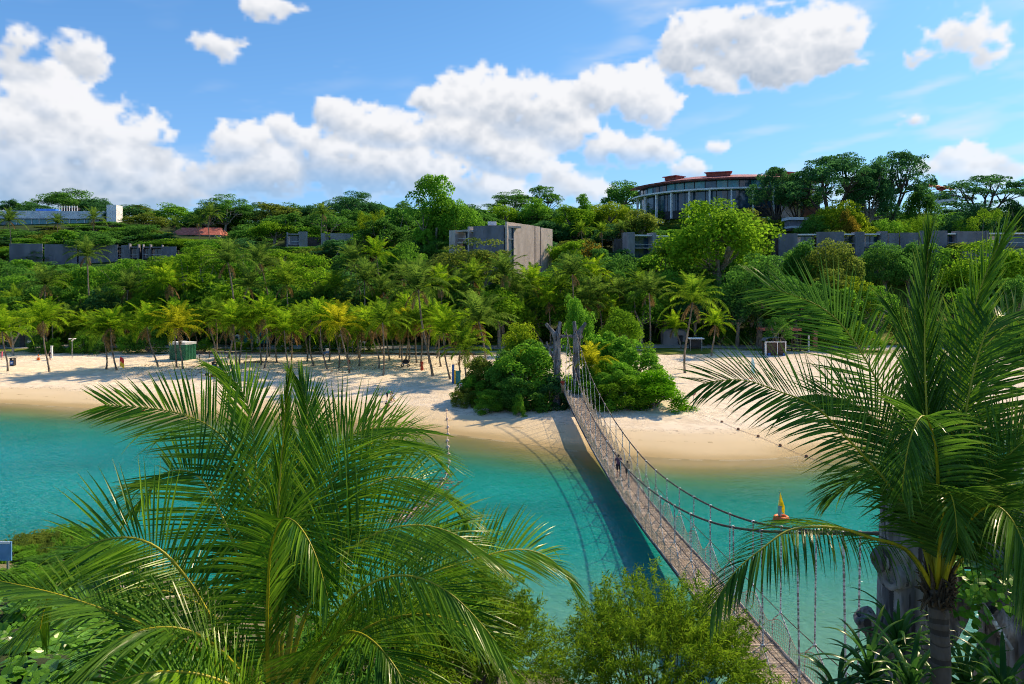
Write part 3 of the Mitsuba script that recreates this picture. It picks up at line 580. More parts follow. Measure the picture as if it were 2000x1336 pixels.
# ------------------------------------------------------------------ trees one can tell apart: skyline first (kind, column, top row, width px, distance, leaves, label)
TREES = [
 ('dome', 22, 390, 70, 345, 'leaf_deep', 'small dark tree behind the white hotel roof, at its outer end'),
 ('dome', 66, 388, 60, 345, 'leaf_dark', 'second small dark tree behind the white hotel roof'),
 ('dome', 138, 368, 125, 350, 'leaf_dark', 'big dark dome-shaped tree rising behind the white hotel roof'),
 ('dome', 190, 382, 70, 345, 'leaf_deep', 'dark tree between the dome tree and the white stair tower'),
 ('open', 270, 400, 105, 325, 'leaf_olive', 'brownish thin-leaved tree on the ridge beside the white stair tower'),
 ('dome', 318, 412, 60, 330, 'leaf_dark', 'low dark ridge tree behind the red tiled roof'),
 ('dome', 385, 412, 80, 335, 'leaf_deep', 'dark round ridge tree right behind the red tiled roof'),
 ('spread', 440, 375, 105, 300, 'leaf_dark', 'tall flat-topped dark tree standing clear on the ridge above the red roof'),
 ('dome', 500, 395, 110, 310, 'leaf_deep', 'broad dark tree on the ridge beside the flat-topped one'),
 ('open', 555, 402, 60, 320, 'leaf_dark', 'thin dark ridge tree next to a bare pole-like trunk'),
 ('dome', 612, 396, 70, 310, 'leaf_deep', 'round dark ridge tree beside the big domed one'),
 ('dome', 692, 373, 125, 290, 'leaf_deep', 'large blue-green dome-shaped tree on the middle of the ridge'),
 ('dome', 752, 398, 70, 300, 'leaf_dark', 'dark tree leaning against the large domed ridge tree'),
 ('umbrella', 789, 390, 32, 330, 'leaf_dark', 'tiny umbrella-shaped tree on the far skyline'),
 ('plume', 722, 415, 60, 235, 'leaf_yellow', 'yellow-green bamboo clump on the slope above the grey fins', ),
 ('tall', 850, 345, 150, 215, 'leaf_mid', 'tall leafy tree rising high above the concrete villa'),
 ('dome', 893, 380, 110, 217, 'leaf_mid', 'leafy lower companion of the tall tree above the villa'),
 ('spread', 1003, 366, 110, 300, 'leaf_dark', 'dark umbrella tree with see-through crown above the concrete villa'),
 ('open', 1065, 358, 80, 305, 'leaf_dark', 'open dark tree beside the umbrella tree on the skyline'),
 ('dome', 985, 398, 70, 270, 'leaf_bright', 'light green tree right behind the concrete villa'),
 ('dome', 1045, 385, 70, 268, 'leaf_mid', 'green tree behind the sunlit wall of the villa'),
 ('tall', 1140, 380, 44, 290, 'leaf_mid', 'slim tree on the skyline in front of a white cloud'),
 ('dome', 1218, 346, 95, 335, 'leaf_dark', 'round dark tree behind the end of the curved red-roofed building'),
 ('dome', 1120, 400, 110, 255, 'leaf_bright', 'bright green tree on the slope below the skyline gap'),
 ('dome', 1190, 390, 110, 262, 'leaf_yellow', 'yellow-green tree in front of the curved building'),
 ('dome', 1250, 408, 95, 240, 'leaf_olive', 'olive tree below the columns of the curved building'),
 ('dome', 1360, 352, 40, 330, 'leaf_deep', 'small dark treetop peeping over the red roof', ),
 ('dome', 1400, 384, 255, 178, 'leaf_bright', 'huge light green tree in front of the curved red-roofed building'),
 ('open', 1512, 318, 120, 250, 'leaf_deep', 'feathery dark tree covering the far end of the curved building'),
 ('open', 1558, 328, 110, 250, 'leaf_deep', 'second feathery dark tree beside the curved building'),
 ('open', 1628, 281, 235, 240, 'leaf_deep', 'great open-branched tree showing sky through its crown'),
 ('open', 1742, 283, 170, 245, 'leaf_deep', 'tall dark tree beside the great open-branched one, highest on the ridge'),
 ('dome', 1700, 312, 120, 238, 'leaf_deep', 'dark tree filling the gap below the two highest crowns'),
 ('dome', 1800, 358, 80, 250, 'leaf_dark', 'dark tree before the far red roofs'),
 ('umbrella', 1922, 338, 190, 235, 'leaf_deep', 'wide flat umbrella tree with bare branching limbs'),
 ('dome', 1900, 396, 130, 225, 'leaf_deep', 'dark rounded tree under the wide umbrella tree'),
 ('dome', 1985, 388, 90, 228, 'leaf_deep', 'dark tree beyond the wide umbrella tree'),
 ('dome', 1640, 382, 130, 222, 'leaf_yellow', 'bright yellow-green tree over the dark villa row'),
 ('dome', 1592, 412, 80, 220, 'leaf_dark', 'dark tree beside the small white pavilion'),
 ('dome', 1655, 408, 50, 214, 'leaf_orange', 'rust-tinged shrub over the dark villa row', 'shrub'),
 ('plume', 1790, 410, 100, 218, 'leaf_bright', 'feathery bamboo clump above the middle of the dark villa row'),
 ('plume', 1740, 420, 90, 219, 'leaf_mid', 'green bamboo clump above the dark villa row'),
 ('plume', 1905, 418, 100, 217, 'leaf_bright', 'light feathery bamboo clump near the end of the dark villa row'),
 ('dome', 1560, 466, 90, 182, 'leaf_dark', 'round dark tree in front of the first dark villa'),
 ('dome', 1625, 456, 125, 178, 'leaf_olive', 'brown-tinged rounded tree before the dark villa row'),
 ('dome', 1725, 462, 110, 184, 'leaf_dark', 'glossy dark green tree before the dark villa row'),
 ('dome', 1775, 470, 90, 186, 'leaf_dark', 'dark tree at the edge of the lawn slope'),
 ('dome', 1930, 466, 190, 172, 'leaf_bright', 'light green trees behind the dark backlit palm'),
 ('spread', 1650, 530, 150, 166, 'leaf_yellow', 'flat yellow-green tree at the lawn edge'),
 ('spread', 1712, 552, 85, 160, 'leaf_mid', 'small umbrella-shaped tree on the lawn'),
 ('bush', 1768, 596, 70, 158, 'leaf_olive', 'rounded yellowish shrub on the lawn', 'shrub'),
 ('dome', 1482, 492, 170, 153, 'leaf_dark', 'big dark tree shading the beach kiosk'),
 ('dome', 1555, 540, 130, 152, 'leaf_dark', 'dark tree spreading over the beach kiosk roof'),
 ('dome', 1440, 560, 110, 152, 'leaf_deep', 'deep green tree behind the leaning beach palms'),
 ('spread', 375, 462, 210, 168, 'leaf_bright', 'wide feathery light green tree with pale bare limbs'),
 ('spread', 460, 470, 150, 172, 'leaf_mid', 'feathery green tree beside the wide pale-limbed one'),
 ('spread', 445, 560, 100, 156, 'leaf_bright', 'low light green tree with a pale forked trunk by the road'),
 ('spread', 255, 492, 150, 172, 'leaf_mid', 'olive green spreading tree below the dark villa panels'),
 ('dome', 140, 522, 150, 172, 'leaf_bright', 'bright green rounded tree below the dark villa panels'),
 ('dome', 40, 535, 150, 168, 'leaf_mid', 'green rounded tree at the edge of the wood below the villas'),
 ('dome', 85, 555, 160, 160, 'leaf_dark', 'dark green tree behind the beach palms and green hut'),
 ('dome', 595, 492, 165, 170, 'leaf_bright', 'rounded yellow-green tree in the middle of the wood'),
 ('dome', 680, 520, 110, 168, 'leaf_deep', 'deep green tree beside the rounded yellow-green one'),
 ('spread', 930, 452, 190, 176, 'leaf_olive', 'brownish olive spreading tree in front of the concrete villa'),
 ('dome', 790, 470, 110, 190, 'leaf_mid', 'green tree on the slope left of the concrete villa'.replace(' left', ' just short')),
 ('dome', 1110, 492, 120, 172, 'leaf_dark', 'dark leafy tree below the sunlit villa wall'),
 ('dome', 1062, 530, 100, 165, 'leaf_mid', 'green tree at the foot of the sunlit villa wall'),
 ('dome', 1205, 488, 110, 180, 'leaf_dark', 'dark tree beside the small concrete bay'),
 ('bush', 1160, 470, 90, 205, 'leaf_orange', 'orange-tinged shrubs on the slope', 'shrub'),
 ('dome', 1300, 520, 120, 165, 'leaf_mid', 'green tree under the huge light green tree'),
 ('bush', 660, 585, 110, 160, 'leaf_bright', 'fresh bright green shrub behind the palm grove', 'shrub'),
 ('spread', 25, 585, 90, 139, 'leaf_bright', 'small round-crowned light green tree on the sand'),
 ('dome', 1130, 575, 80, 100, 'leaf_mid', 'leafy tree behind the far bridge pylon'),
 ('dome', 1215, 600, 110, 112, 'leaf_bright', 'spreading light tree beside the far bridge pylon'),
]
for t in TREES:
    tree(*t[:7], cat=t[7] if len(t) > 7 else None)

# the bushes round the far end of the bridge
for px, top, w, base_row, D, lf, label in [
 (1012, 640, 95, 0, 96, 'leaf_yellow', 'yellow-tipped bush at the top of the thicket by the far pylon'),
 (1030, 672, 120, 0, 91, 'leaf_mid', 'big dark glossy bush under the far pylon'),
 (985, 690, 80, 0, 92, 'leaf_dark', 'dark bush in the thicket next to the yellow-tipped one'),
 (945, 705, 80, 0, 94, 'leaf_olive', 'olive bush at the palm side of the thicket'),
 (925, 735, 60, 0, 92, 'leaf_mid', 'low green bush beside the blue marker post'),
 (1075, 735, 60, 0, 88, 'leaf_deep', 'deep green bush against the end of the bridge deck'),
 (1010, 742, 90, 0, 87, 'leaf_dark', 'low dark bush at the front of the thicket'),
 (1175, 655, 110, 0, 97, 'leaf_mid', 'tall green bush on the kiosk side of the far pylon'),
 (1225, 665, 110, 0, 96, 'leaf_mid', 'bushy green mass with light leaves beyond the bridge'),
 (1195, 705, 110, 0, 89, 'leaf_mid', 'shadowy bush beside the bridge ropes'),
 (1275, 728, 112, 0, 87, 'leaf_lush', 'very bright green rounded bush at the sand edge'),
 (1222, 738, 95, 0, 86, 'leaf_bright', 'bright green bush merging into the rounded one'),
 (1150, 745, 60, 0, 87, 'leaf_mid', 'low green bush right behind the bridge ropes'),
 (907, 758, 42, 0, 90, 'leaf_olive', 'low pinkish green ground bush by the warning sign'),
 (960, 765, 60, 0, 86.5, 'leaf_mid', 'small low plant at the front of the thicket'),
 (1012, 772, 26, 0, 84, 'leaf_mid', 'single little plant on the sand before the thicket')]:
    x = (px - 1000) / F * D; z = float(height(x, D)) - .1; w = w / F * D
    h = CH + (YH - top) / F * D - z
    k = inst('shrub', tree_group('thicket', int(rngT.integers(0, 3)), lf, 'bark', 1), T().translate([x, D, z]).rotate([0, 0, 1], float(rngT.random() * 360)).scale([w * 1.28, w * 1.2, max(h, .4) * 1.1]))
    tag(k, label, 'shrub')

# ------------------------------------------------------------------ the rest of the wood: (px0, px1, lowest top row that keeps what stands behind in view, in front of that distance)
SIGHT = [(0, 205, 446, 300), (0, 75, 476, 258), (20, 130, 506, 224), (130, 232, 510, 226), (232, 330, 505, 236), (335, 430, 462, 290), (555, 600, 476, 240), (620, 690, 464, 246), (878, 992, 478, 206), (985, 1082, 528, 206),
         (1225, 1310, 498, 196), (1235, 1330, 425, 258), (1330, 1530, 392, 258), (1550, 1606, 424, 250), (1520, 1700, 463, 202), (1700, 2000, 466, 202), (1700, 1800, 640, 190), (1560, 1620, 560, 158), (1795, 1875, 382, 300), (0, 2000, 392, 1000)]
rngF = np.random.default_rng(21)
ORD = ['first', 'second', 'third', 'fourth', 'fifth', 'sixth', 'seventh', 'eighth', 'ninth', 'tenth', 'eleventh', 'twelfth', 'thirteenth', 'fourteenth', 'fifteenth', 'sixteenth', 'seventeenth', 'eighteenth', 'nineteenth', 'twentieth', 'last']
ZONE = [(210, 'the white hotel'), (450, 'the red tiled house'), (720, 'the grey villa bays'), (885, 'the tall leafy tree'), (1090, 'the concrete villa'), (1320, 'the single villa bay'), (1530, 'the curved building'), (1790, 'the open-branched ridge tree'), (9999, 'the wide umbrella tree')]
TONE = {'leaf_dark': 'dark green', 'leaf_mid': 'mid green', 'leaf_bright': 'light green', 'leaf_deep': 'blue-green', 'leaf_olive': 'olive', 'leaf_yellow': 'yellowish'}
SHAPE = {'dome': 'rounded', 'spread': 'spreading', 'tall': 'upright', 'bush': 'bushy'}
counted = {}
def place_label(px, D, lf, kd):
    zone = [n for lim, n in ZONE if px < lim][0]
    band = 'behind the palms below' if D < 174 else 'halfway up the slope below' if D < 224 else 'high on the slope, beside' if D < 276 else 'on the ridge by'
    n = counted[zone, band, lf, kd] = counted.get((zone, band, lf, kd), -1) + 1
    return f"{ORD[n]} {SHAPE[kd]} {TONE[lf]} {'shrub' if kd == 'bush' else 'tree'} {band} {zone}"
for D, step, row in [(158, 64, 560), (168, 62, 545), (180, 66, 520), (195, 66, 495), (212, 66, 470), (235, 66, 445), (249, 60, 436), (262, 66, 424), (276, 60, 418), (290, 66, 408), (315, 64, 402)]:
    px = -60 + rngF.random() * 40
    while px < 2060:
        p, d = px + rngF.normal() * 12, D + rngF.normal() * 4
        top = row + rngF.normal() * 14; w = step * (1.35 + .5 * rngF.random())
        lim = max([l for a, b, l, dd in SIGHT if a - w * .45 < p < b + w * .45 and d < dd], default=0) + 4
        top = max(top, lim)
        ground_row = YH + (CH - float(height((p - 1000) / F * d, d))) * F / d
        px += step * (.8 + .4 * rngF.random())
        if top > ground_row - 7 or (1690 < p < 1810 and d < 200): continue
        lf = rngF.choice(['leaf_dark', 'leaf_mid', 'leaf_bright', 'leaf_deep', 'leaf_olive'], p=[.36, .27, .12, .15, .10])
        kd = rngF.choice(['dome', 'dome', 'spread', 'tall']) if ground_row - top > .5 * w else 'bush'
        tree(kd, p, top, w, d, lf, place_label(p, d, lf, kd), lod=0)
LAND = [(60, 'the traffic cone'), (141, 'the round-headed lamp post'), (250, 'the red and yellow flag'), (352, 'the green shed'), (480, 'the yellow diamond sign'), (560, 'the parked truck'), (640, 'the strolling people'), (700, 'the small path lamps'), (1640, 'the red-roofed pergola')]
for p, top, w, D in [(-12, 449, 60, 270), (25, 447, 50, 276), (58, 451, 60, 268), (92, 441, 46, 280), (122, 448, 60, 272), (156, 437, 52, 282), (188, 440, 60, 276), (214, 432, 56, 284), (246, 441, 62, 270), (278, 437, 60, 274), (304, 447, 56, 262), (322, 454, 50, 256), (70, 462, 80, 252), (130, 464, 80, 250), (190, 460, 80, 254), (250, 462, 80, 252), (10, 462, 70, 254)]:
    lf = ['leaf_dark', 'leaf_deep', 'leaf_mid', 'leaf_dark', 'leaf_olive'][int(rngF.integers(0, 5))]
    tree('dome' if top < 455 else 'bush', p, top, w * 1.25, D, lf, place_label(p, D, lf, 'dome' if top < 455 else 'bush'), lod=0)
# understorey along the back of the beach
px = -40
while px < 2040:
    D = 160 + rngF.normal() * 3; top = 628 + rngF.normal() * 10; w = 52 + 30 * rngF.random()
    lf = rngF.choice(['leaf_deep', 'leaf_dark', 'leaf_mid'])
    if not 1690 < px < 1815: tree('bush', px, top, w, D, lf, place_label(px, D, lf, 'bush').replace('behind the palms below', 'in the roadside hedge below'), lod=0)
    px += 40 + 16 * rngF.random()
for i, (px, py, w, lf) in enumerate([(141, 700, 20, 'leaf_mid'), (105, 700, 34, 'leaf_mid'), (75, 690, 40, 'leaf_dark'), (165, 698, 46, 'leaf_mid'), (190, 692, 40, 'leaf_dark'), (465, 678, 26, 'leaf_bright'), (490, 680, 24, 'leaf_bright'), (555, 686, 30, 'leaf_bright'), (618, 684, 34, 'leaf_mid'), (648, 682, 20, 'leaf_mid'), (690, 686, 34, 'leaf_bright'), (670, 672, 24, 'leaf_mid'), (720, 684, 30, 'leaf_mid'), (290, 692, 60, 'leaf_dark'), (250, 690, 40, 'leaf_mid'), (600, 690, 24, 'leaf_olive'), (1620, 680, 60, 'leaf_mid'), (1680, 676, 60, 'leaf_bright'), (400, 688, 30, 'leaf_mid')]):
    near_ = min(LAND, key=lambda t: abs(t[0] - px)); nn = counted[near_] = counted.get(near_, -1) + 1
    g = on_ground(px, min(py, 690)); D = min(g[1], 147); x = (px - 1000) / F * D
    tree('bush', px, py - w * .62 - 5, w * 1.2, D, lf, f'{ORD[nn]} low {TONE[lf]} shrub on the grass strip near {near_[1]}', 'shrub', tall=w * 1.2 / F * D * .8)

# ------------------------------------------------------------------ palms. grove on the sand: (foot column, foot row, crown column, crown row, colour)
GROVE = [(15, 725, -3, 655, 'lime'), (97, 726, 82, 634, 'lime'), (207, 722, 205, 660, 'green'), (229, 724, 218, 646, 'lime'), (310, 717, 287, 645, 'lime'), (345, 717, 336, 632, 'lime'), (357, 721, 346, 648, 'gold'),
 (416, 710, 405, 636, 'green'), (419, 708, 424, 628, 'green'), (460, 720, 452, 640, 'lime'), (467, 712, 475, 645, 'green'), (510, 714, 504, 634, 'green'), (515, 721, 511, 626, 'lime'), (542, 709, 541, 645, 'green'), (564, 722, 557, 652, 'lime'),
 (569, 704, 570, 655, 'green'), (599, 707, 589, 645, 'green'), (525, 696, 517, 640, 'green'), (614, 714, 612, 638, 'green'), (640, 722, 629, 630, 'lime'), (643, 707, 642, 645, 'lime'), (661, 719, 653, 648, 'lime'), (683, 730, 664, 643, 'gold'),
 (680, 710, 681, 655, 'green'), (701, 716, 706, 650, 'green'), (739, 720, 721, 646, 'lime'), (749, 732, 747, 637, 'green'), (761, 705, 752, 642, 'green'), (752, 699, 734, 652, 'green'), (780, 700, 782, 645, 'lime'), (787, 712, 789, 650, 'green'),
 (796, 710, 791, 642, 'gold'), (814, 709, 812, 638, 'green'), (821, 715, 823, 640, 'green'), (839, 710, 842, 632, 'lime'), (862, 716, 862, 640, 'lime'), (880, 740, 867, 655, 'lime'), (852, 700, 852, 645, 'green'), (792, 702, 796, 615, 'lime'), (700, 700, 694, 640, 'green'),
 (900, 728, 905, 660, 'lime'), (912, 745, 908, 690, 'green')]
MARK = [(27, 'the round-crowned tree on the sand'), (235, 'the red and yellow flag'), (352, 'the green shed'), (418, 'the second litter bin'), (485, 'the yellow diamond sign'), (552, 'the parked truck'), (639, 'the strolling people'), (792, 'the pushchair'), (825, 'the woman in red'), (888, 'the blue marker post')]
COL = {'lime': 'yellow-green', 'green': 'green', 'gold': 'golden yellow', 'shade': 'dark green'}
seen = {}
for fx, fy, cx, cy, c in sorted(GROVE):
    g = on_ground(fx, fy); top = at(cx, cy - 7, g[1]); top[1] += rngT.normal() * .5
    m = [w for x, w in MARK if x <= fx][-1] if fx > 27 else 'the edge of the grove'
    n = seen[m, c] = seen.get((m, c), -1) + 1
    lean = 'leaning' if abs(cx - fx) > 12 else 'upright' if abs(cx - fx) < 5 else 'slightly bent'
    palm('coconut_palm', g, top, 'palm_' + c, f'{lean} {COL[c]} grove palm, {ORD[n]} {COL[c]} one along from {m}', group='coconut palms of the beach grove', size=1.06 + .26 * rngT.random(), trunk=.13)
for i, px in enumerate(np.linspace(60, 870, 24)):                 # a second line of young palms behind the grove
    p = px + rngT.normal() * 9; D = 143 + rngT.random() * 4; x = (p - 1000) / F * D; c = ('lime', 'green', 'green')[i % 3]; m = [w for q, w in MARK if q <= p][-1]
    n = seen[m, c, 2] = seen.get((m, c, 2), -1) + 1
    palm('coconut_palm', [x, D, float(height(x, D))], at(p + rngT.normal() * 5, 640 + rngT.normal() * 9, D), 'palm_' + c, f'{ORD[n]} {COL[c]} palm of the rear line past {m}', group='coconut palms of the beach grove', size=1.0 + .25 * rngT.random(), trunk=.13)
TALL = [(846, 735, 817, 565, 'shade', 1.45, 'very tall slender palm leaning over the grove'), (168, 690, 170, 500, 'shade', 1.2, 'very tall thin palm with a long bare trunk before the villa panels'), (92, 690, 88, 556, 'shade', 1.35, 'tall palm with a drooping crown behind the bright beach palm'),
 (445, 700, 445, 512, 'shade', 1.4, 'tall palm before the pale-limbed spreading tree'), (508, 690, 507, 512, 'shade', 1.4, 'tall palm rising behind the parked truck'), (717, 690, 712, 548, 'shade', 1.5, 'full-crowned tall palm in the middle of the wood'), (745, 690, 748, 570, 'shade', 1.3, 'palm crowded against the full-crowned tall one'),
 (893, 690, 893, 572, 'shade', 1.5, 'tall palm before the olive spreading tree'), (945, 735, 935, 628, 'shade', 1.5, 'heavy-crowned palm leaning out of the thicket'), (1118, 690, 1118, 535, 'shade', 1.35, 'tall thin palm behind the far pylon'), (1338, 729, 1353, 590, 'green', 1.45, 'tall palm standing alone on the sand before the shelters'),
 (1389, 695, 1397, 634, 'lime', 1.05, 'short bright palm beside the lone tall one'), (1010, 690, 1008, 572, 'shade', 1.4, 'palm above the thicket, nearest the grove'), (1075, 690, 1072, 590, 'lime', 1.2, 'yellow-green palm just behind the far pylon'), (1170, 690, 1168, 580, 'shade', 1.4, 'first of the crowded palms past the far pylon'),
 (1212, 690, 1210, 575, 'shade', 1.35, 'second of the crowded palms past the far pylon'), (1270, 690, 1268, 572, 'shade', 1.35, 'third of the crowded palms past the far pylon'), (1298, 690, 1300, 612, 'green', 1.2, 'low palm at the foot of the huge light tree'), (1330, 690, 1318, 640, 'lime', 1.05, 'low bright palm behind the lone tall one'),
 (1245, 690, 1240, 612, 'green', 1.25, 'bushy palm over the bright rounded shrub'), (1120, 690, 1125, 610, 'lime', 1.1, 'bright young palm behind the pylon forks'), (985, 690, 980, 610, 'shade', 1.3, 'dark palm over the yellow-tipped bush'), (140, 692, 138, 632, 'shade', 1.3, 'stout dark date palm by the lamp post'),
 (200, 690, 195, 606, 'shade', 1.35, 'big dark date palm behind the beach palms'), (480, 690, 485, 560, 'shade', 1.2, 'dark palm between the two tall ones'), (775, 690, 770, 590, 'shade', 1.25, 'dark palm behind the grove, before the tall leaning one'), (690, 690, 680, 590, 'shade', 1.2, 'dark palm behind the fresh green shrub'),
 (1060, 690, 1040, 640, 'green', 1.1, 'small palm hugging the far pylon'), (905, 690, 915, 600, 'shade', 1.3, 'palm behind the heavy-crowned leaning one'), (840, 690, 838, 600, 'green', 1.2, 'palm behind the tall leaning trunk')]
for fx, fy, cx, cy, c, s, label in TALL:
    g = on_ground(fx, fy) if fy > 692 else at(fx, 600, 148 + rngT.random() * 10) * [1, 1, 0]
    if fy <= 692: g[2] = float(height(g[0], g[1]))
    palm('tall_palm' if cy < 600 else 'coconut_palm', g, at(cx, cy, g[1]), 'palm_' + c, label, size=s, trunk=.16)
for i, (px, py) in enumerate([(30, 600), (250, 566), (330, 556), (560, 556), (690, 512), (735, 500), (655, 566), (785, 545), (862, 556), (925, 548), (985, 535), (1040, 556), (1095, 566), (1142, 596), (1190, 616), (1252, 560), (1000, 606), (1155, 540), (1290, 575), (620, 590)]):
    D = 150 + rngT.random() * 14; x = (px - 1000) / F * D; c = ('green', 'shade', 'lime')[i % 3]
    palm('wood_palm', [x + rngT.normal() * 1.2, D, float(height(x, D))], at(px, py, D), 'palm_' + c, f"{COL[c]} palm crown rising out of the wood, {(ORD + ['eleventh'])[sorted([30, 250, 330, 560, 690, 735, 655, 785, 862, 925, 985, 1040, 1095, 1142, 1190, 1252, 1000, 1155, 1290, 620]).index(px)]} such palm from the hotel side", size=1.25 + .3 * rngT.random(), trunk=.15)
for px, py, D, s, c, label in [(18, 432, 240, 1.35, 'shade', 'palm before the lower white roof of the hotel'), (112, 436, 262, 1.1, 'shade', 'small palm before the hotel windows'), (183, 428, 262, 1.3, 'shade', 'palm at the corner of the white hotel'), (343, 440, 255, 1.0, 'shade', 'small palm at the near end of the red roof'),
   (410, 420, 262, 1.35, 'shade', 'taller palm in front of the red roof'), (385, 436, 262, 1.0, 'shade', 'small dark palm before the red roof'), (630, 418, 245, 1.25, 'shade', 'palm on the ridge below the domed trees'), (1135, 450, 235, 1.0, 'green', 'small palm on the slope beyond the villa wall'), (1175, 452, 232, 1.0, 'green', 'second small palm on the slope beyond the villa wall'), (1215, 448, 232, 1.0, 'shade', 'third small palm on the slope beside the concrete bay'), (1300, 500, 182, 1.2, 'shade', 'palm below the concrete bay')]:
    x = (px - 1000) / F * D; z = float(height(x, D))
    palm('hill_palm', [x + .5, D, z], at(px, py, D), 'palm_' + c, label, size=s, trunk=.15)
tree('spread', 1521, 612, 60, 141, 'leaf_dark', 'small tree growing right in front of the beach kiosk', lod=0)
k = palm('coconut_palm', [9.9, 89.5, 1.7], at(1155, 712, 89.5), 'palm_gold', 'stunted yellowing palm in the thicket by the bridge ropes', size=.85, trunk=.14)
# ------------------------------------------------------------------ the rope suspension bridge
from scipy.interpolate import CubicSpline, PchipInterpolator
def rope_col(p, n, uv):
    s = smoothstep(.35, .6, noise(p.z * 26 + p.y * 9, p.x * 12, 0))
    return mix((.30, .28, .25), (.78, .76, .72), s)
bs('white_rope', {'type': 'twosided', 'bsdf': {'type': 'principled', 'base_color': proc(rope_col), 'roughness': .85, 'specular': .2}})
matte('net_rope', (.36, .30, .21), (.52, .45, .34), 3, .9)
matte('cable_dark', (.035, .028, .026), (.07, .055, .05), 4, .7)
matte('deck_wood', (.26, .205, .16), (.46, .39, .32), 5.0, .85)
matte('edge_wood', (.16, .14, .13), (.42, .38, .35), 1.6, .8)
def fake_bark(p, n, uv):
    v = fbm(p.x * 5, p.y * 5, p.z * .7, 4)
    c = mix((.10, .095, .10), (.34, .315, .30), smoothstep(.3, .72, v))
    return mix(c, (.055, .05, .05), smoothstep(.60, .70, fbm(p.x * 9, p.y * 9, p.z * 1.1, 3)))
bs('dead_wood', {'type': 'twosided', 'bsdf': {'type': 'bumpmap', 'arbitrary': proc(lambda p, n, uv: fbm(p.x * 7, p.y * 7, p.z * .9, 4) + .5 * fbm(p.x * 22, p.y * 22, p.z * 2.4, 3), eps=.008), 'scale': .16, 'bsdf': {'type': 'principled', 'base_color': proc(fake_bark), 'roughness': .9, 'specular': .25}}})
_deck = CubicSpline([13, 18, 26, 36, 43, 57, 75, 88], [4.3, 3.5, 2.5, 2.0, 1.6, 1.35, 2.0, 3.0])
_cab = CubicSpline([15.3, 22, 30, 39, 51, 60, 72, 80, 88], [11.2, 8.9, 6.5, 4.8, 3.75, 3.95, 5.2, 7.1, 10.2])
def bx(y): return 7.0 + (87.0 - np.asarray(y, float)) * (2.6 / 67)
HALF = .86
def deck_pt(y, s=0.0, dz=0.0): y = np.asarray(y, float); return np.stack([bx(y) + s * HALF, y, _deck(y) + dz], -1)
def cable_pt(y, s):
    y = np.asarray(y, float); o = np.interp(y, [15, 30, 70, 88], [1.0, .9, .86, .55])
    return np.stack([bx(y) + s * o, y, _cab(y)], -1)
BR = new('suspension_bridge'); tag(BR, 'long rope suspension bridge crossing the lagoon between two dead tree pylons', 'bridge')
yy = np.arange(13.2, 88.2, .125)
M = Mesh()
rb = np.random.default_rng(3)
for y in yy:
    c = deck_pt(y); sl = float(_deck(y + .05) - _deck(y - .05)) / .1
    b = trimesh.creation.box((2 * HALF + .05 * rb.normal(), .098, .035)); b.apply_transform(trimesh.transformations.rotation_matrix(math.atan(sl), [1, 0, 0]))
    b.apply_translation(c + [0, 0, -.02 + .006 * rb.normal()]); M.tm(b)
scene[BR + '__deck_plank'] = M.dict('deck_wood'); tag(BR + '__deck_plank', kind='stuff')
M = Mesh(); ys = np.linspace(13.2, 88, 240)
for s in np.linspace(-.9, .9, 11): M.add(*tube(deck_pt(ys, s, .012), .009, 4, False))
for y in np.arange(13.4, 88, .3): M.add(*tube(deck_pt(np.array([y, y]), 0, .014) + [[-HALF, 0, 0], [HALF, 0, 0]], .008, 3, False))
scene[BR + '__deck_net'] = M.dict('net_rope', True); tag(BR + '__deck_net', kind='stuff')
hang = np.arange(16.5, 86.5, 2.9)
for s, nm in ((-1, ''), (1, '_001')):
    M = Mesh()
    M.add(*tube(deck_pt(ys, s * 1.07, -.06), .055, 7))
    scene[BR + '__edge_cable' + nm] = M.dict('cable_dark', True)
    M = Mesh(); y = 13.5
    while y < 87:
        L = 1.1 + .9 * rb.random(); q = np.linspace(y, y + L, 4)
        M.add(*tube(deck_pt(q, s * (1.03 + .015 * rb.normal()), .03 + .012 * rb.normal()), .05 + .012 * rb.random(), 6)); y += L + .06
    scene[BR + '__edge_log' + nm] = M.dict('edge_wood', True); tag(BR + '__edge_log' + nm, kind='stuff')
    scene[BR + '__main_cable' + nm] = ply(tube(cable_pt(np.linspace(15.3, 88, 140), s), .045, 7), 'cable_dark', True)
    rail = lambda y, s=s: deck_pt(y, s * 1.02, 1.42)
    scene[BR + '__hand_cable' + nm] = ply(tube(rail(np.linspace(14, 87.5, 140)), .018, 5), 'cable_dark', True)
    # scalloped side net
    tops = lambda y: .58 + .5 * np.abs(np.cos(np.pi * (y - hang[0]) / 2.9)) ** 1.6
    N = Mesh()
    yn = np.arange(14, 87.3, .17)
    for y in yn:
        a = deck_pt(y, s, .0); b = a + [s * .06, 0, float(tops(y))]
        N.add(*tube([a, a * .5 + b * .5 + [s * .04, 0, 0], b], .009, 3, False))
    for f in np.linspace(.14, 1, 7):
        q = deck_pt(yn, s, 0.0); q[:, 0] += s * .06 * f; q[:, 2] += tops(yn) * f
        N.add(*tube(q, .009 if f < 1 else .02, 3, False))
    scene[BR + '__side_net' + nm] = N.dict('net_rope', True); tag(BR + '__side_net' + nm, kind='stuff')
    for i, y in enumerate(hang):
        top = cable_pt(y, s); r = rail(y); H = Mesh()
        if top[2] > r[2] + .1: H.add(*tube([top + [0, 0, .05], r], .03, 6))
        for k in (-.8, .8):
            e = deck_pt(y + k, s, .02); e2 = e + [s * .05, 0, float(tops(y + k))]
            H.add(*tube([r, e2, e], .024, 5))
        H.tm(trimesh.creation.icosphere(1, .075).apply_translation(top)); H.tm(trimesh.creation.icosphere(1, .06).apply_translation(r))
        j = i + (s > 0) * len(hang)
        scene[f'{BR}__hanger_rope' + ('' if j == 0 else f'_{j:03d}')] = H.dict('white_rope', True)

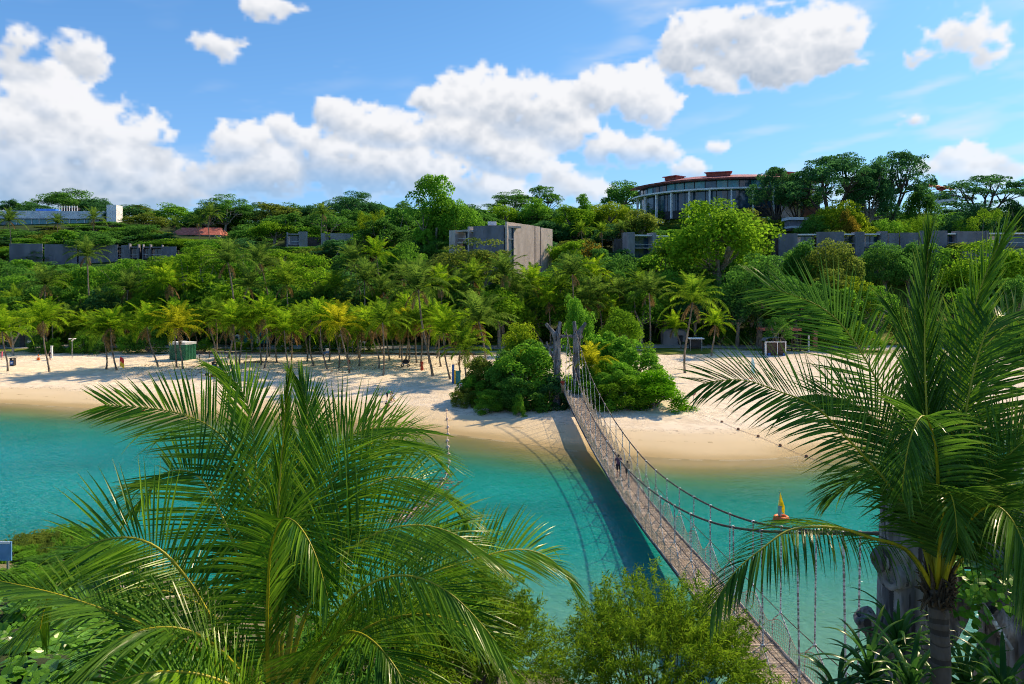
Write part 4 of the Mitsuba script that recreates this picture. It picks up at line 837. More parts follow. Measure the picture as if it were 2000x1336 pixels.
# ------------------------------------------------------------------ dead tree pylons at both ends
def gnarl(limbs, rng, cell=.09, amp=.10, seed=0):
    """A knotted trunk from chains of (point, radius)."""
    parts = []
    for ch in limbs:
        seg = [hull(a, b, seg=14) for a, b in zip(ch[:-1], ch[1:])]
        if ch[-1][1] < .5 * limbs[0][0][1]:                       # a broken end: sawn flat and hollow
            tip = np.array(ch[-1][0], float); d = unit(tip - np.array(ch[-2][0], float)); r = ch[-1][1]
            seg[-1] = seg[-1].trim_by_plane([float(v) for v in -d], float(-(d @ tip))) - manifold3d.Manifold.sphere(r * .62, 12).translate([float(v) for v in tip])
        parts += seg
    m = union(parts).refine_to_length(cell).to_mesh()
    v, f = np.array(m.vert_properties[:, :3], float), np.array(m.tri_verts)
    t = trimesh.Trimesh(v, f, process=True); trimesh.smoothing.filter_taubin(t, iterations=8)
    n = t.vertex_normals; p = np.array(t.vertices)
    t.vertices = p + n * ((meshkit.fbm(p * [2.2, 2.2, .5], 4, seed) - .5) * 2 * amp + (meshkit.fbm(p * [7, 7, 1.2], 2, seed + 5) - .5) * amp * .7)[:, None]
    return t
rg = np.random.default_rng(8)
def pylon(key, label, y, xl, xr, base, fork, r, big, cell):
    k = new(key); tag(k, label, 'bridge pylon')
    u = (fork - base)
    def P(x, z, dy=0): return (x, y + dy, z)
    L = [[(P(xl, base - .6), r * 1.55), (P(xl, base + .12 * u), r * 1.15), (P(xl + .1, base + .55 * u), r * .95), (P(xl, fork), r * 1.15)],
         [(P(xl, fork - .3), r * .8), (P(xl - .55 * big, fork + .55 * big), r * .55), (P(xl - 1.15 * big, fork + 1.25 * big), r * .42)],
         [(P(xl + .1, fork - .3), r * .85), (P(xl + .28 * big, fork + .7 * big), r * .55), (P(xl + .42 * big, fork + 1.45 * big), r * .48)],
         [(P(xl - .1, base + .62 * u), r * .6), (P(xl - .55 * big, base + .72 * u, -.2), r * .34), (P(xl - 1.1 * big, base + .90 * u, -.3), r * .24)],
         [(P(xl + .1, base + .5 * u, -.3), r * .5), (P(xl + .45 * big, base + .62 * u, -.5), r * .26)]]
    R = [[(P(xr, base - .6), r * 1.6), (P(xr, base + .12 * u), r * 1.2), (P(xr - .1, base + .55 * u), r * .95), (P(xr, fork), r * 1.15)],
         [(P(xr, fork - .3), r * .8), (P(xr - .22 * big, fork + .7 * big), r * .5), (P(xr - .3 * big, fork + 1.5 * big), r * .46)],
         [(P(xr, fork - .3), r * .85), (P(xr + .45 * big, fork + .6 * big), r * .6), (P(xr + 1.0 * big, fork + 1.35 * big), r * .42)],
         [(P(xr + .1, fork - .4), r * .7), (P(xr + .6 * big, fork - .1), r * .42)]]
    B = [[(P(xl, fork - .25), r * .55), (P((xl + xr) / 2, fork - .1), r * .38), (P(xr, fork - .25), r * .55)], [(P((xl + xr) / 2 + .1, fork), r * .25), (P((xl + xr) / 2 - .3, fork + .4 * big), r * .18)]]
    for nm, l, sd in (('trunk', L, 1), ('trunk_001', R, 2), ('cross_log', B, 3)):
        t = gnarl(l, rg, cell, r * .16, sd); scene[f'{k}__{nm}'] = ply(t, 'dead_wood', True)
    return k
pylon('bridge_pylon', 'grey dead tree pylon with forked tops rising from the thicket on the far beach', 88.6, 5.3, 7.75, 1.6, 9.5, .43, 1.1, .13)
k = new('bridge_pylon'); tag(k, 'massive grey dead tree pylon with broken stubs standing behind the dark backlit palm', 'bridge pylon')
Y0 = 15.4
def W(px, py, dy=0.0): q = at(px, py, Y0 + dy); return tuple(q)
t = gnarl([[((8.05, Y0, 2.5), 1.0), (W(1778, 1330), .66), (W(1772, 1180), .60), (W(1778, 1060), .62), (W(1790, 985), .70), (W(1800, 930), .55)],
           [(W(1770, 1075, -.2), .34), (W(1738, 1083, -.3), .26), (W(1712, 1098, -.4), .17)], [(W(1755, 1120, -.3), .34), (W(1738, 1128, -.5), .24)],
           [(W(1765, 1285), .36), (W(1722, 1250, -.2), .25), (W(1682, 1200, -.3), .19)],
           [(W(1800, 1250), .5), (W(1850, 1210, .2), .33), (W(1885, 1130, .3), .22)], [(W(1790, 960), .5), (W(1760, 900), .28)]], rg, .05, .12, 11)
scene[k + '__trunk'] = ply(t, 'dead_wood', True)
t = gnarl([[((10.6, Y0, 2.5), 1.1), (W(1985, 1330), .72), (W(1985, 1200), .66), (W(1990, 1080), .72), (W(2000, 960), .7)], [(W(1970, 1230, -.3), .3), (W(1935, 1190, -.5), .2)], [(W(1990, 1110, -.2), .4), (W(1905, 1095, -.4), .2), (W(1880, 1093, -.4), .17)]], rg, .05, .12, 14)
scene[k + '__trunk_001'] = ply(t, 'dead_wood', True)
scene[k + '__stay_rope'] = ply(tube([W(1908, 1160, -.8), W(1975, 1268, -1.0)], .045, 8), 'white_rope', True)

# ------------------------------------------------------------------ trees and plants on the near islet
def wattle(key, label, px, py, D, wpx, hpx, leafs, seed, n_twig, per, size=.13, cat='tree', aspect=.16, foot=None, gap=.0):
    """A fine-leaved tree: long limbs, thin twigs, narrow leaves along them. The crown is centred at the pixel, wpx x hpx large."""
    rng = np.random.default_rng(seed); k = new(key); tag(k, label, cat)
    c = at(px, py, D); rx, rz = wpx / F * D / 2, hpx / F * D / 2
    foot = np.array([c[0] + .3, D + .2, float(island_height(c[0], D)) - .2])
    limbs, tips = Mesh(), []
    fork = np.array([c[0], D, max(c[2] - rz * 1.1, foot[2] + .6)])
    limbs.add(*tube(spline([foot, foot * .5 + fork * .5 + [.1, 0, 0], fork], 6), np.linspace(.11, .07, 6), 7))
    for i in range(n_twig):
        o = unit(rng.normal(size=3)); o[2] = abs(o[2]) * 1.0 - .5 * rng.random()
        r = .35 + .65 * rng.random() ** .5
        lump = .8 + .4 * meshkit.noise(np.array([o * 1.7 + seed]))[0]
        tip = c + o * [rx, rx * .9, rz] * r * lump * 1.05
        tips.append(tip)
        if i % 14 == 0: limbs.add(*tube(spline([fork, fork * .45 + tip * .55 + [0, 0, -.15 * rz] + rng.normal(size=3) * .12, tip], 6), np.linspace(.035, .008, 6), 4, False))
    tips = np.array(tips); d0 = unit(tips - (c - [0, 0, rz * .8]) + rng.normal(size=tips.shape) * .5 * rx * .4)
    kk = np.repeat(np.arange(len(tips)), per); s = rng.random(len(kk)); Lt = .45 + .5 * rng.random(len(tips))
    P = tips[kk] + d0[kk] * (s * Lt[kk])[:, None] + np.array([0, 0, -.16]) * (s * s)[:, None] + rng.normal(size=(len(kk), 3)) * .035
    dr_ = unit(d0[kk] * .6 + rng.normal(size=P.shape) * .75 + [0, 0, -.25])
    N = unit(np.cross(dr_, rng.normal(size=P.shape))); N = N * np.where(N[:, 2:] < 0, -1, 1)
    pr = rng.random(len(tips))
    scene[k + '__branch'] = limbs.dict('bark_dark', True)
    v, f, uv = leaf_cloud(P + dr_ * size * .5, N, size, aspect, rng, .45 * pr[kk] + .55 * rng.random(len(kk)), dirs=dr_, bend=.1)
    scene[k + '__crown'] = ply((v, f), leafs, uv=uv)
    tw = Mesh()
    for i in range(0, len(tips), 2):
        tw.add(*tube([tips[i], tips[i] + d0[i] * Lt[i] * .5 + [0, 0, -.04], tips[i] + d0[i] * Lt[i] + [0, 0, -.16]], [.006, .005, .003], 3, False))
    scene[k + '__twig'] = tw.dict('bark_dark', True); tag(k + '__twig', kind='stuff')
    return k
wattle('wattle_tree', 'fine-leaved green tree growing in front of the bridge deck', 1285, 1300, 19.5, 385, 285, 'wattle_leaf', 31, 900, 46, .15, aspect=.2)
wattle('wattle_tree', 'fine-leaved tree half hidden behind the big bright palm', 920, 1265, 17.0, 270, 260, 'wattle_leaf', 32, 560, 55, .14, aspect=.2)
wattle('wattle_tree', 'thin light green tree behind the bright palm, in front of the floating debris', 880, 1090, 22.0, 200, 95, 'leaf_bright', 33, 110, 30, .13, aspect=.3)
wattle('shore_shrub', 'scrubby olive shrub with reddish twigs at the islet shore', 75, 1105, 40.0, 190, 110, 'leaf_olive', 34, 420, 40, .16, 'shrub', .2)
wattle('shore_shrub', 'green scrub on the islet shore nearer the driftwood', 170, 1110, 39.0, 150, 100, 'leaf_mid', 35, 360, 40, .18, 'shrub', .2)
wattle('shore_shrub', 'narrow-leaved green scrub beside the driftwood', 240, 1140, 36.0, 100, 80, 'wattle_leaf', 36, 260, 40, .2, 'shrub', .12)
wattle('islet_bush', 'shadowy bush at the foot of the big bright palm', 610, 1345, 14.5, 330, 200, 'leaf_dark', 37, 300, 40, .14, 'shrub', .3)
wattle('islet_bush', 'shadowy bush between the bright palm and the fine-leaved tree', 740, 1300, 15.5, 260, 200, 'wattle_leaf', 38, 330, 40, .14, 'shrub', .2)
for px, top, w, D, lf, lab in [(70, 1048, 130, 41, 'leaf_olive', 'dense olive thicket on the islet shore by the blue notice board'), (130, 1040, 130, 41.5, 'leaf_mid', 'dense green thicket at the islet waterline'), (200, 1062, 110, 40, 'leaf_mid', 'green thicket nearest the open water'), (110, 1085, 150, 37, 'leaf_dark', 'dark low thicket behind the creepers'), (10, 1080, 110, 38, 'leaf_mid', 'green thicket under the blue notice board'), (215, 1105, 110, 36, 'leaf_dark', 'dark thicket beside the driftwood'), (30, 1120, 150, 32, 'leaf_mid', 'green thicket before the blue notice board'), (150, 1135, 140, 32, 'leaf_dark', 'dark thicket on the islet slope')]:
    x = (px - 1000) / F * D; z = float(island_height(x, D)) - .15; w = w / F * D; h = max(CH + (YH - top) / F * D - z, .7)
    k = inst('shrub', tree_group('thicket', int(rngT.integers(0, 3)), lf, 'bark', 1), T().translate([x, D, z]).rotate([0, 0, 1], float(rngT.random() * 360)).scale([w * 1.15, w * 1.15, h * 1.1])); tag(k, lab, 'shrub')
def vines(key, label, spots, n, size, seed, leafs='vine_leaf', kind='stuff', cat=None):
    """Heart-shaped creeper leaves lying over mounds: (x, y, z, rx, ry, rz)."""
    rng = np.random.default_rng(seed); P, N = [], []
    for x, y, z, rx, ry, rz in spots:
        m = int(n * rx * ry); o = unit(rng.normal(size=(m, 3))); o[:, 2] = np.abs(o[:, 2])
        lump = 1 + .35 * (meshkit.fbm(o * 2.5 + seed, 3, seed) - .5)[:, None]
        P.append(np.array([x, y, z]) + o * [rx, ry, rz] * lump * (.86 + .16 * rng.random((m, 1)))); N.append(unit(o * .5 + [0, -.25, .8] + rng.normal(size=(m, 3)) * .35))
    P, N = np.vstack(P), np.vstack(N); m = len(P)
    d = unit(np.cross(N, rng.normal(size=(m, 3)))); s = np.cross(d, N); L = size * (.6 + .8 * rng.random((m, 1)))
    prof = np.array([[-.5, 0, 0], [-.62, .28, -.02], [-.3, .5, .03], [.1, .42, .03], [.6, 0, -.05], [.1, -.42, .03], [-.3, -.5, .03], [-.62, -.28, -.02]])
    v = P[:, None] + L[:, None] * (prof[None, :, :1] * d[:, None] + prof[None, :, 1:2] * s[:, None] + prof[None, :, 2:] * N[:, None])
    b = np.arange(m)[:, None] * 8
    f = np.vstack([b + t for t in ([0, 1, 2], [0, 2, 3], [0, 3, 4], [0, 4, 5], [0, 5, 6], [0, 6, 7])])
    uv = np.stack([np.repeat(rng.random(m)[:, None], 8, 1), np.zeros((m, 8))], -1)
    return tag(put(key, (v.reshape(-1, 3), f), leafs, uv=uv.reshape(-1, 2)), label, cat, kind=kind)
def mound(px, py, D, r, h): q = at(px, py, D); return (q[0], D, q[2] - h, r, r, h)
vines('creeping_vine', 'heart-leaved creeper covering the islet slope', [mound(40, 1240, 17, 3.2, 1.6), mound(-60, 1190, 18, 3.0, 1.8), mound(150, 1270, 15.5, 2.4, 1.3), mound(30, 1320, 13, 2.6, 1.4), mound(180, 1330, 12.5, 2.2, 1.2), mound(330, 1310, 14, 2.0, 1.2), mound(-40, 1280, 14, 2.6, 1.5), mound(185, 1190, 27, 2.6, 1.2), mound(420, 1350, 13, 1.6, 1.0), mound(90, 1180, 24, 3, 1.5)], 430, .20, 41)
vines('climbing_vine', 'leafy climber hanging over the near dead tree pylon', [mound(1945, 1100, 14.2, 1.1, .45), mound(1990, 1120, 14.0, .9, .5), mound(1880, 1150, 14.3, .5, .5)], 260, .14, 42, kind=None, cat='climbing plant')
vines('climbing_vine', 'sparse grape-like vine leaves dangling over the water beside the ringed trunk', [mound(1900, 1240, 14.0, .45, .5), mound(1920, 1300, 13.6, .7, .6)], 170, .15, 43, kind=None, cat='climbing plant')
# the vines need a body of earth and stems below them
M = Mesh()
for i, (px, py, D, r, h) in enumerate([(40, 1240, 17, 3.0, 1.5), (-60, 1190, 18, 2.8, 1.7), (150, 1270, 15.5, 2.2, 1.2), (30, 1320, 13, 2.4, 1.3), (180, 1330, 12.5, 2.0, 1.1), (330, 1310, 14, 1.8, 1.1), (-40, 1280, 14, 2.4, 1.4), (185, 1190, 27, 2.4, 1.1), (420, 1350, 13, 1.4, .9), (90, 1180, 24, 2.8, 1.4)]):
    q = at(px, py, D); m = trimesh.creation.icosphere(3, 1.0); v = np.array(m.vertices)
    v = v * [r, r, h] * (1 + .3 * (meshkit.fbm(v * 2 + i, 3, i) - .5))[:, None] * .92 + [q[0], D, q[2] - h]
    low = v[:, 2] < q[2] - h; v[low, 2] = np.minimum(v[low, 2], float(island_height(q[0], D)) - .3)
    M.add(v, np.array(m.faces))
M.put('vine_bank', 'vine_earth', True); tag('vine_bank', 'earth bank under the creeper', kind='structure')

def strap_plant(key, label, px, py, D, n, L, seed, leafs='strap_leaf'):
    """Sword leaves in a rosette on a short stem; every leaf a part."""
    rng = np.random.default_rng(seed); k = new(key); tag(k, label, 'plant'); c = at(px, py, D)
    foot = np.array([c[0], D + .1, float(island_height(c[0], D)) - .2])
    scene[k + '__stem'] = ply(tube(spline([foot, foot * .5 + c * .5 + [.12, 0, 0], c], 8), np.linspace(.11, .08, 8), 8), 'bark', True)
    for i in range(n):
        q = i / n; az = i * 2.39996 + rng.normal() * .2
        C = arch(az, L * (.75 + .45 * rng.random()), 82 - 75 * q + rng.normal() * 6, 5 + 85 * q + rng.normal() * 12, 9) + c + [0, 0, .25 * (1 - q)]
        w = .085 * (.8 + .4 * rng.random()) * np.array([.7, .95, 1, 1, .95, .85, .7, .45, .04])
        sd = side_of(C); T_ = unit(np.gradient(C, axis=0)); U = np.cross(sd, T_) * -1
        V = np.stack([C - sd * w[:, None] * .5 + U * w[:, None] * .18, C, C + sd * w[:, None] * .5 + U * w[:, None] * .18], 1)
        b = np.arange(8)[:, None] * 3 + np.arange(2)[None]
        Q = np.stack([b, b + 1, b + 4, b + 3], -1).reshape(-1, 4)
        uv = np.stack([np.full((9, 3), rng.random()), np.repeat(np.linspace(0, 1, 9)[:, None], 3, 1)], -1)
        scene[k + ('__leaf' if i == 0 else f'__leaf_{i:03d}')] = ply((V.reshape(-1, 3), Q), leafs, True, uv=uv.reshape(-1, 2))
for i, (px, py, D, n, L, lab) in enumerate([(1755, 1280, 13.6, 34, 1.15, 'sword-leaved plant in front of the broken pylon stub'), (1700, 1340, 12.8, 34, 1.1, 'sword-leaved plant nearest the bridge ropes'), (1780, 1370, 12.2, 34, 1.1, 'sword-leaved plant crowding the ringed palm trunk'), (1885, 1350, 13.4, 30, 1.1, 'sword-leaved plant past the ringed palm trunk'), (1960, 1380, 12.6, 30, 1.2, 'sword-leaved plant under the stay rope'), (1640, 1390, 13.0, 28, 1.0, 'low sword-leaved plant beside the bridge net')]):
    strap_plant('pandan_plant', lab, px, py, D, n, L, 60 + i)

# driftwood and rocks on the islet shore
matte('rock', (.22, .19, .16), (.42, .37, .31), 3, .9, .05, 8)
matte('drift', (.26, .21, .17), (.50, .43, .36), 4, .9)
matte('plank_grey', (.36, .34, .31), (.54, .51, .47), 3, .85)
ri = np.random.default_rng(15)
for i, (px, py, r) in enumerate([(292, 1150, .55), (306, 1160, .5), (318, 1172, .45), (335, 1178, .5), (352, 1192, .45), (280, 1146, .4), (372, 1200, .5), (395, 1215, .5)]):
    D = (CH - .5) * F / (py - YH); c = at(px, py, D); m = trimesh.creation.icosphere(3, 1); v = np.array(m.vertices)
    v = v * (r * (1 + .7 * (meshkit.fbm(v * 1.6 + i * 3, 3, i) - .5)))[:, None] * [1.2, 1, .6] + [c[0], D, .35]
    tag(put('shore_rock', (v, m.faces), 'rock', True), f"{['first', 'second', 'third', 'fourth', 'fifth', 'sixth', 'seventh', 'eighth'][[280, 292, 306, 318, 335, 352, 372, 395].index(px)]} weathered rock of the low waterline wall, counting from the scrub", 'rock', 'rocks of the low wall at the islet waterline')
for i, (a, b, r) in enumerate([((232, 1192), (262, 1180), .10), ((240, 1205), (285, 1188), .08), ((228, 1200), (250, 1172), .07)]):
    p, q = at(*a, 33.5), at(*b, 34); p[2] = float(island_height(p[0], p[1])) + .3; q[2] = float(island_height(q[0], q[1])) + .35
    M = Mesh(); M.add(*tube(spline([p, p * .5 + q * .5 + [0, 0, .15], q], 6), np.linspace(r, r * .5, 6), 6))
    for j in range(6):
        s = p + (q - p) * ri.random(); e = s + ri.normal(size=3) * [.5, .4, .3] + [0, 0, .35]; M.add(*tube([s, s * .5 + e * .5, e], [.04, .03, .012], 4))
    tag(M.put('driftwood', 'drift', True), ['longest bleached driftwood branch on the islet shore', 'bleached driftwood branch lying lowest on the islet shore', 'short upright driftwood branch on the islet shore'][i], 'driftwood')
q = at(255, 1212, 31.5); tag(put('path_slab', box(q[0], 31.5, float(island_height(q[0], 31.5)) + .05, 2.6, 1.4, .12, .3), 'plank_grey'), 'pale concrete slab of a footpath between creepers', 'slab')
# grass tufts along the islet edge
G = Mesh(); m = 2600
x = -26 + 20 * ri.random(m); y = island_edge(x) - 1.2 - 4.5 * ri.random(m); keep = meshkit.noise(np.stack([x * .6, y * .6, 0 * x], -1), 4) > .42; x, y = x[keep], y[keep]; z = island_height(x, y)
P0 = np.stack([x, y, z], -1); h = .25 + .4 * ri.random((len(x), 1)); d = unit(np.concatenate([ri.normal(size=(len(x), 2)) * .35, np.ones((len(x), 1))], 1)); sd = unit(np.cross(d, ri.normal(size=d.shape)))
V = np.stack([P0 - sd * .02, P0 + sd * .02, P0 + d * h + [0, 0, -.03]], 1)
G.add(V.reshape(-1, 3), np.arange(len(x) * 3).reshape(-1, 3), np.stack([np.repeat(ri.random(len(x))[:, None], 3, 1), np.tile([0, 0, 1.], (len(x), 1))], -1).reshape(-1, 2))
tag(G.put('shore_grass', 'grass_blade', uv=True), 'thin grass tufts along the islet shore', kind='stuff')
# ------------------------------------------------------------------ buildings on the hill
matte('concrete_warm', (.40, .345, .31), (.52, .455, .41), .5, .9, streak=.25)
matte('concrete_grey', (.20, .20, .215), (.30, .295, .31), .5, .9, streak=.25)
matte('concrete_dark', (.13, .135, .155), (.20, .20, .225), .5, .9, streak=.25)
matte('wall_white', (.68, .70, .72), (.80, .81, .82), .4, .7)
matte('roof_pale', (.50, .55, .60), (.66, .70, .74), .5, .6)
matte('roof_red', (.34, .115, .115), (.44, .17, .17), .8, .6)
matte('roof_tile', (.38, .10, .07), (.52, .17, .12), 1.5, .75)
matte('wood_red', (.20, .05, .035), (.30, .085, .06), 1.5, .7)
matte('dark_void', (.02, .022, .026), (.04, .042, .05), 1, .6)
matte('blue_sheet', (.03, .16, .62), (.05, .22, .75), 1, .5)
matte('green_sheet', (.012, .11, .065), (.025, .17, .10), 1.2, .5)
matte('pink_wall', (.62, .47, .42), (.72, .56, .50), 1, .8)
bs('window_glass', {'type': 'twosided', 'bsdf': {'type': 'principled', 'base_color': proc(lambda p, n, uv: mix((.012, .035, .07), (.03, .085, .15), noise(p.x * .7, p.y * .7, p.z * .9))), 'roughness': .08, 'specular': .7}})
bs('teal_glass', {'type': 'twosided', 'bsdf': {'type': 'principled', 'base_color': proc(lambda p, n, uv: mix((.03, .16, .20), (.06, .30, .36), noise(p.x * .5, p.y * .5, p.z * .7))), 'roughness': .1, 'specular': .6}})
def part(holder, name, mesh, bsdf, label=None, smooth=False, kind=None):
    k = new(f'{holder}__{name}'); scene[k] = ply(mesh, bsdf, smooth)
    if label or kind: tag(k, label, kind=kind)
    return k
def slab(A, B, t0, t1, z0, z1, thick, back=0.0):
    """An upright slab from fraction t0 to t1 along the plan line A-B, set back by back metres (away from the camera side)."""
    A, B = np.asarray(A, float), np.asarray(B, float); d = unit(B - A); n = np.array([-d[1], d[0]])
    n = n if n[1] > 0 else -n
    p, q = A + (B - A) * t0 + n * back, A + (B - A) * t1 + n * back
    c = (p + q) / 2 + n * thick / 2; L = np.linalg.norm(q - p)
    m = trimesh.creation.box((L, thick, z1 - z0)); m.apply_transform(trimesh.transformations.rotation_matrix(math.atan2(d[1], d[0]), [0, 0, 1])); m.apply_translation((c[0], c[1], (z0 + z1) / 2)); return m
def row_z(row, D): return CH + (YH - row) * D / F
def villa_row(name, label, pxA, DA, pxB, DB, top, bottom, segs, mat):
    """Concrete villas in a row. segs along 0..1 of the front: (kind, t0, t1, lift)."""
    k = new(name); tag(k, label, 'building')
    A, B = at(pxA, 0, DA)[:2], at(pxB, 0, DB)[:2]
    zt, zb = row_z(top, (DA + DB) / 2), row_z(bottom, (DA + DB) / 2) - 3
    part(k, 'body', slab(A, B, 0, 1, zb, zt - 1.3, 5.0, 3.2), 'dark_void')
    for kind, t0, t1, lift in segs:
        if kind == 'wall': part(k, 'wall_panel', slab(A, B, t0, t1, zb, zt + lift, .35), mat)
        elif kind == 'fin': part(k, 'fin', slab(A, B, t0, t1, zb, zt + lift, 3.4, -.3), mat)
        else:
            part(k, 'roof_slab', slab(A, B, t0, t1, zt - .75 + lift, zt - .4 + lift, 3.0, .25), 'wall_white' if lift else mat)
            part(k, 'window', slab(A, B, t0, t1, zb, zt - 1.0, .08, 2.4), 'window_glass')
            m = (t0 + t1) / 2; part(k, 'mullion', slab(A, B, m - .0015, m + .0015, zb, zt - 1.0, .1, 2.26), 'concrete_dark')
            part(k, 'railing', slab(A, B, t0, t1, zt - 2.95, zt - 2.87, .06, .5), 'wall_white'); part(k, 'balcony', slab(A, B, t0, t1, zt - 4.1, zt - 3.85, 2.2, .35), mat); part(k, 'curtain', slab(A, B, t0 + (t1 - t0) * .06, t0 + (t1 - t0) * .24, zt - 3.8, zt - 1.1, .05, 2.3), 'pink_wall')
    return k
# the concrete villa in the middle
k = new('concrete_villa'); tag(k, 'tall warm grey concrete villa with a sunlit slotted side wall above the palms', 'building')
C0 = at(990, 0, 188)[:2]; L0 = at(878, 0, 204)[:2]; R0 = at(1079, 0, 214)[:2]
zt, zb = row_z(433, 188), row_z(560, 188)
for a, b, lift in ((0, .575, 0), (.595, .70, -.05), (.725, 1.0, -.25)): part(k, 'wall_panel', slab(C0, R0, a, b, zb, zt + lift, .5), 'concrete_warm')
part(k, 'slot', slab(C0, R0, .56, .74, zb, zt - .4, .3, .62), 'dark_void'); part(k, 'core', slab(C0, R0, .02, .98, zb, zt - .8, 9, 1.1), 'concrete_dark')
n0 = unit(C0 - L0)
for i, (t0, t1, lift) in enumerate(((.0, .115, -.25), (.345, .37, .45), (.70, .725, .45))):
    part(k, 'fin', slab(L0, C0, t0, t1, zb, zt - 1 + lift, 3.6, -.2), 'concrete_warm')
for t0, t1, dz in ((.118, .343, 1.3), (.372, .698, 1.5), (.727, .99, .9)):
    part(k, 'roof_slab', slab(L0, C0, t0, t1, zt - dz - .5, zt - dz, 5, .3), 'concrete_warm')
    part(k, 'window', slab(L0, C0, t0, t1, zb, zt - dz - .5, .1, 2.6), 'window_glass'); part(k, 'railing', slab(L0, C0, t0, t1, zt - dz - 2.3, zt - dz - 2.2, .08, .6), 'wall_white'); part(k, 'balcony', slab(L0, C0, t0, t1, zt - dz - 3.6, zt - dz - 3.3, 2.4, .4), 'concrete_warm'); part(k, 'curtain', slab(L0, C0, t0 + .01, t0 + (t1 - t0) * .25, zt - dz - 3.2, zt - dz - .6, .06, 2.5), 'pink_wall'); part(k, 'mullion', slab(L0, C0, (t0 + t1) / 2 - .006, (t0 + t1) / 2 + .006, zb, zt - dz - .5, .12, 2.44), 'concrete_dark')
part(k, 'roof_unit', box(*(C0 * .75 + L0 * .25 + [0, 4]), zt + .1, 2.2, 1.5, 1.0), 'wall_white')
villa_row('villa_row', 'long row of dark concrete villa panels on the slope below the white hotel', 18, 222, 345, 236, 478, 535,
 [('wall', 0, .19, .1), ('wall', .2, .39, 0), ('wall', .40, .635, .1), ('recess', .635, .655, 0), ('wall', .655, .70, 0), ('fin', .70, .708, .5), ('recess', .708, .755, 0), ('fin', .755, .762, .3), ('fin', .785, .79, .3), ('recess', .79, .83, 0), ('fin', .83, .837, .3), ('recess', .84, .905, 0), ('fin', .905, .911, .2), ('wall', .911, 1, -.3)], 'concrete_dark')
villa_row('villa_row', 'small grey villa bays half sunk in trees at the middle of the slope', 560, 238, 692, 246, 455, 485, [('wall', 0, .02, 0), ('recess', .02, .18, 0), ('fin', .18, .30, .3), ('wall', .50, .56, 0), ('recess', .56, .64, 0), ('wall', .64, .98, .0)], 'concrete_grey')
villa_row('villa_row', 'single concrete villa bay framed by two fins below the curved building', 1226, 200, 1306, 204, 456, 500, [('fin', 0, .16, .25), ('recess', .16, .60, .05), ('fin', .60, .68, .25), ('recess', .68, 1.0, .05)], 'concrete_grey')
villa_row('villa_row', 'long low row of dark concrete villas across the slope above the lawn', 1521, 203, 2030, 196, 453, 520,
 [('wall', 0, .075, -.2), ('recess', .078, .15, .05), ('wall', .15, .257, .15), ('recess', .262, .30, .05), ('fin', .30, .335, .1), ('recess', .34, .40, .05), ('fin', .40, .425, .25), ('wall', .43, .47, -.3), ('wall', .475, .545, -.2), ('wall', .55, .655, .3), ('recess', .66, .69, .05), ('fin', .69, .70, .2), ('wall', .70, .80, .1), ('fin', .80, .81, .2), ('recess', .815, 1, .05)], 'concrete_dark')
# white hotel
k = new('white_hotel'); tag(k, 'long white hotel with blue windows and plant on its flat roof', 'building')
A, B = at(-60, 0, 296)[:2], at(196, 0, 300)[:2]
z = lambda r: row_z(r, 298)
part(k, 'roof', slab(A, B, 0, 1, z(427), z(412), 14, -.5), 'roof_pale'); part(k, 'wall', slab(A, B, 0, .98, z(475), z(442.5), 12, .2), 'wall_white')
part(k, 'body', slab(A, B, 0, .98, z(442), z(427.2), 10, 1.2), 'window_glass')
for i in range(11):
    t = .30 + i * .058; part(k, 'window', slab(A, B, t, t + .048, z(441.5), z(428.5), .1, .5), 'teal_glass'); part(k, 'mullion', slab(A, B, t + .05, t + .055, z(442), z(427.3), .3, .3), 'wall_white')
part(k, 'roof_tank', slab(A, B, .46, .615, z(411.5), z(406), 4, 4), 'blue_sheet', 'bright blue tank box on the roof')
M = Mesh(); M.tm(slab(A, B, .655, .775, z(411.5), z(402.5), 3, 5)); part(k, 'roof_plant', M.arr()[:2], 'dark_void')
M = Mesh()
for t in np.linspace(.645, .785, 8): M.tm(slab(A, B, t, t + .003, z(411.5), z(400), .3, 3.5))
M.tm(slab(A, B, .645, .787, z(402.5), z(401.8), .3, 3.4)); part(k, 'plant_frame', M.arr()[:2], 'roof_pale')
part(k, 'stair_tower', slab(A, B, 1.03, 1.105, z(440), z(398), 6, 2), 'wall_white')
for i in range(9): part(k, 'roof_vent', slab(A, B, .05 + i * .045 if i < 5 else .82 + (i - 5) * .05, .06 + i * .045 if i < 5 else .835 + (i - 5) * .05, z(411.8), z(409), 1, 5), 'roof_pale')
k = new('hotel_annex'); tag(k, 'low white-roofed wing below the white hotel', 'building')
A, B = at(-60, 0, 262)[:2], at(70, 0, 262)[:2]; z = lambda r: row_z(r, 262)
part(k, 'roof', slab(A, B, 0, 1, z(468), z(463), 12, -.5), 'roof_pale'); part(k, 'wall', slab(A, B, 0, .99, z(482), z(468.2), 10, .3), 'wall_white')
# red tiled house
k = new('red_roofed_house'); tag(k, 'house with a red tiled roof among small palms on the slope', 'house')
A, B = at(332, 0, 285)[:2], at(432, 0, 285)[:2]; z = lambda r: row_z(r, 285)
V = np.array([[A[0], A[1] - 1, z(459)], [B[0], B[1] - 1, z(459)], [B[0] - 2, B[1] + 5, z(443)], [A[0] + 2, A[1] + 5, z(443)], [A[0], A[1] + 11, z(459)], [B[0], B[1] + 11, z(459)]])
part(k, 'roof', (V, np.array([[0, 1, 2], [0, 2, 3], [3, 2, 5], [3, 5, 4], [1, 5, 2], [0, 3, 4], [0, 4, 5], [0, 5, 1]])), 'roof_tile'); part(k, 'wall', slab(A, B, .02, .98, z(485), z(458.5), 9, .3), 'wall_white')
for t in (.5, .6, .7, .8): part(k, 'window', slab(A, B, t, t + .05, z(468), z(460.5), .1, .25), 'window_glass')
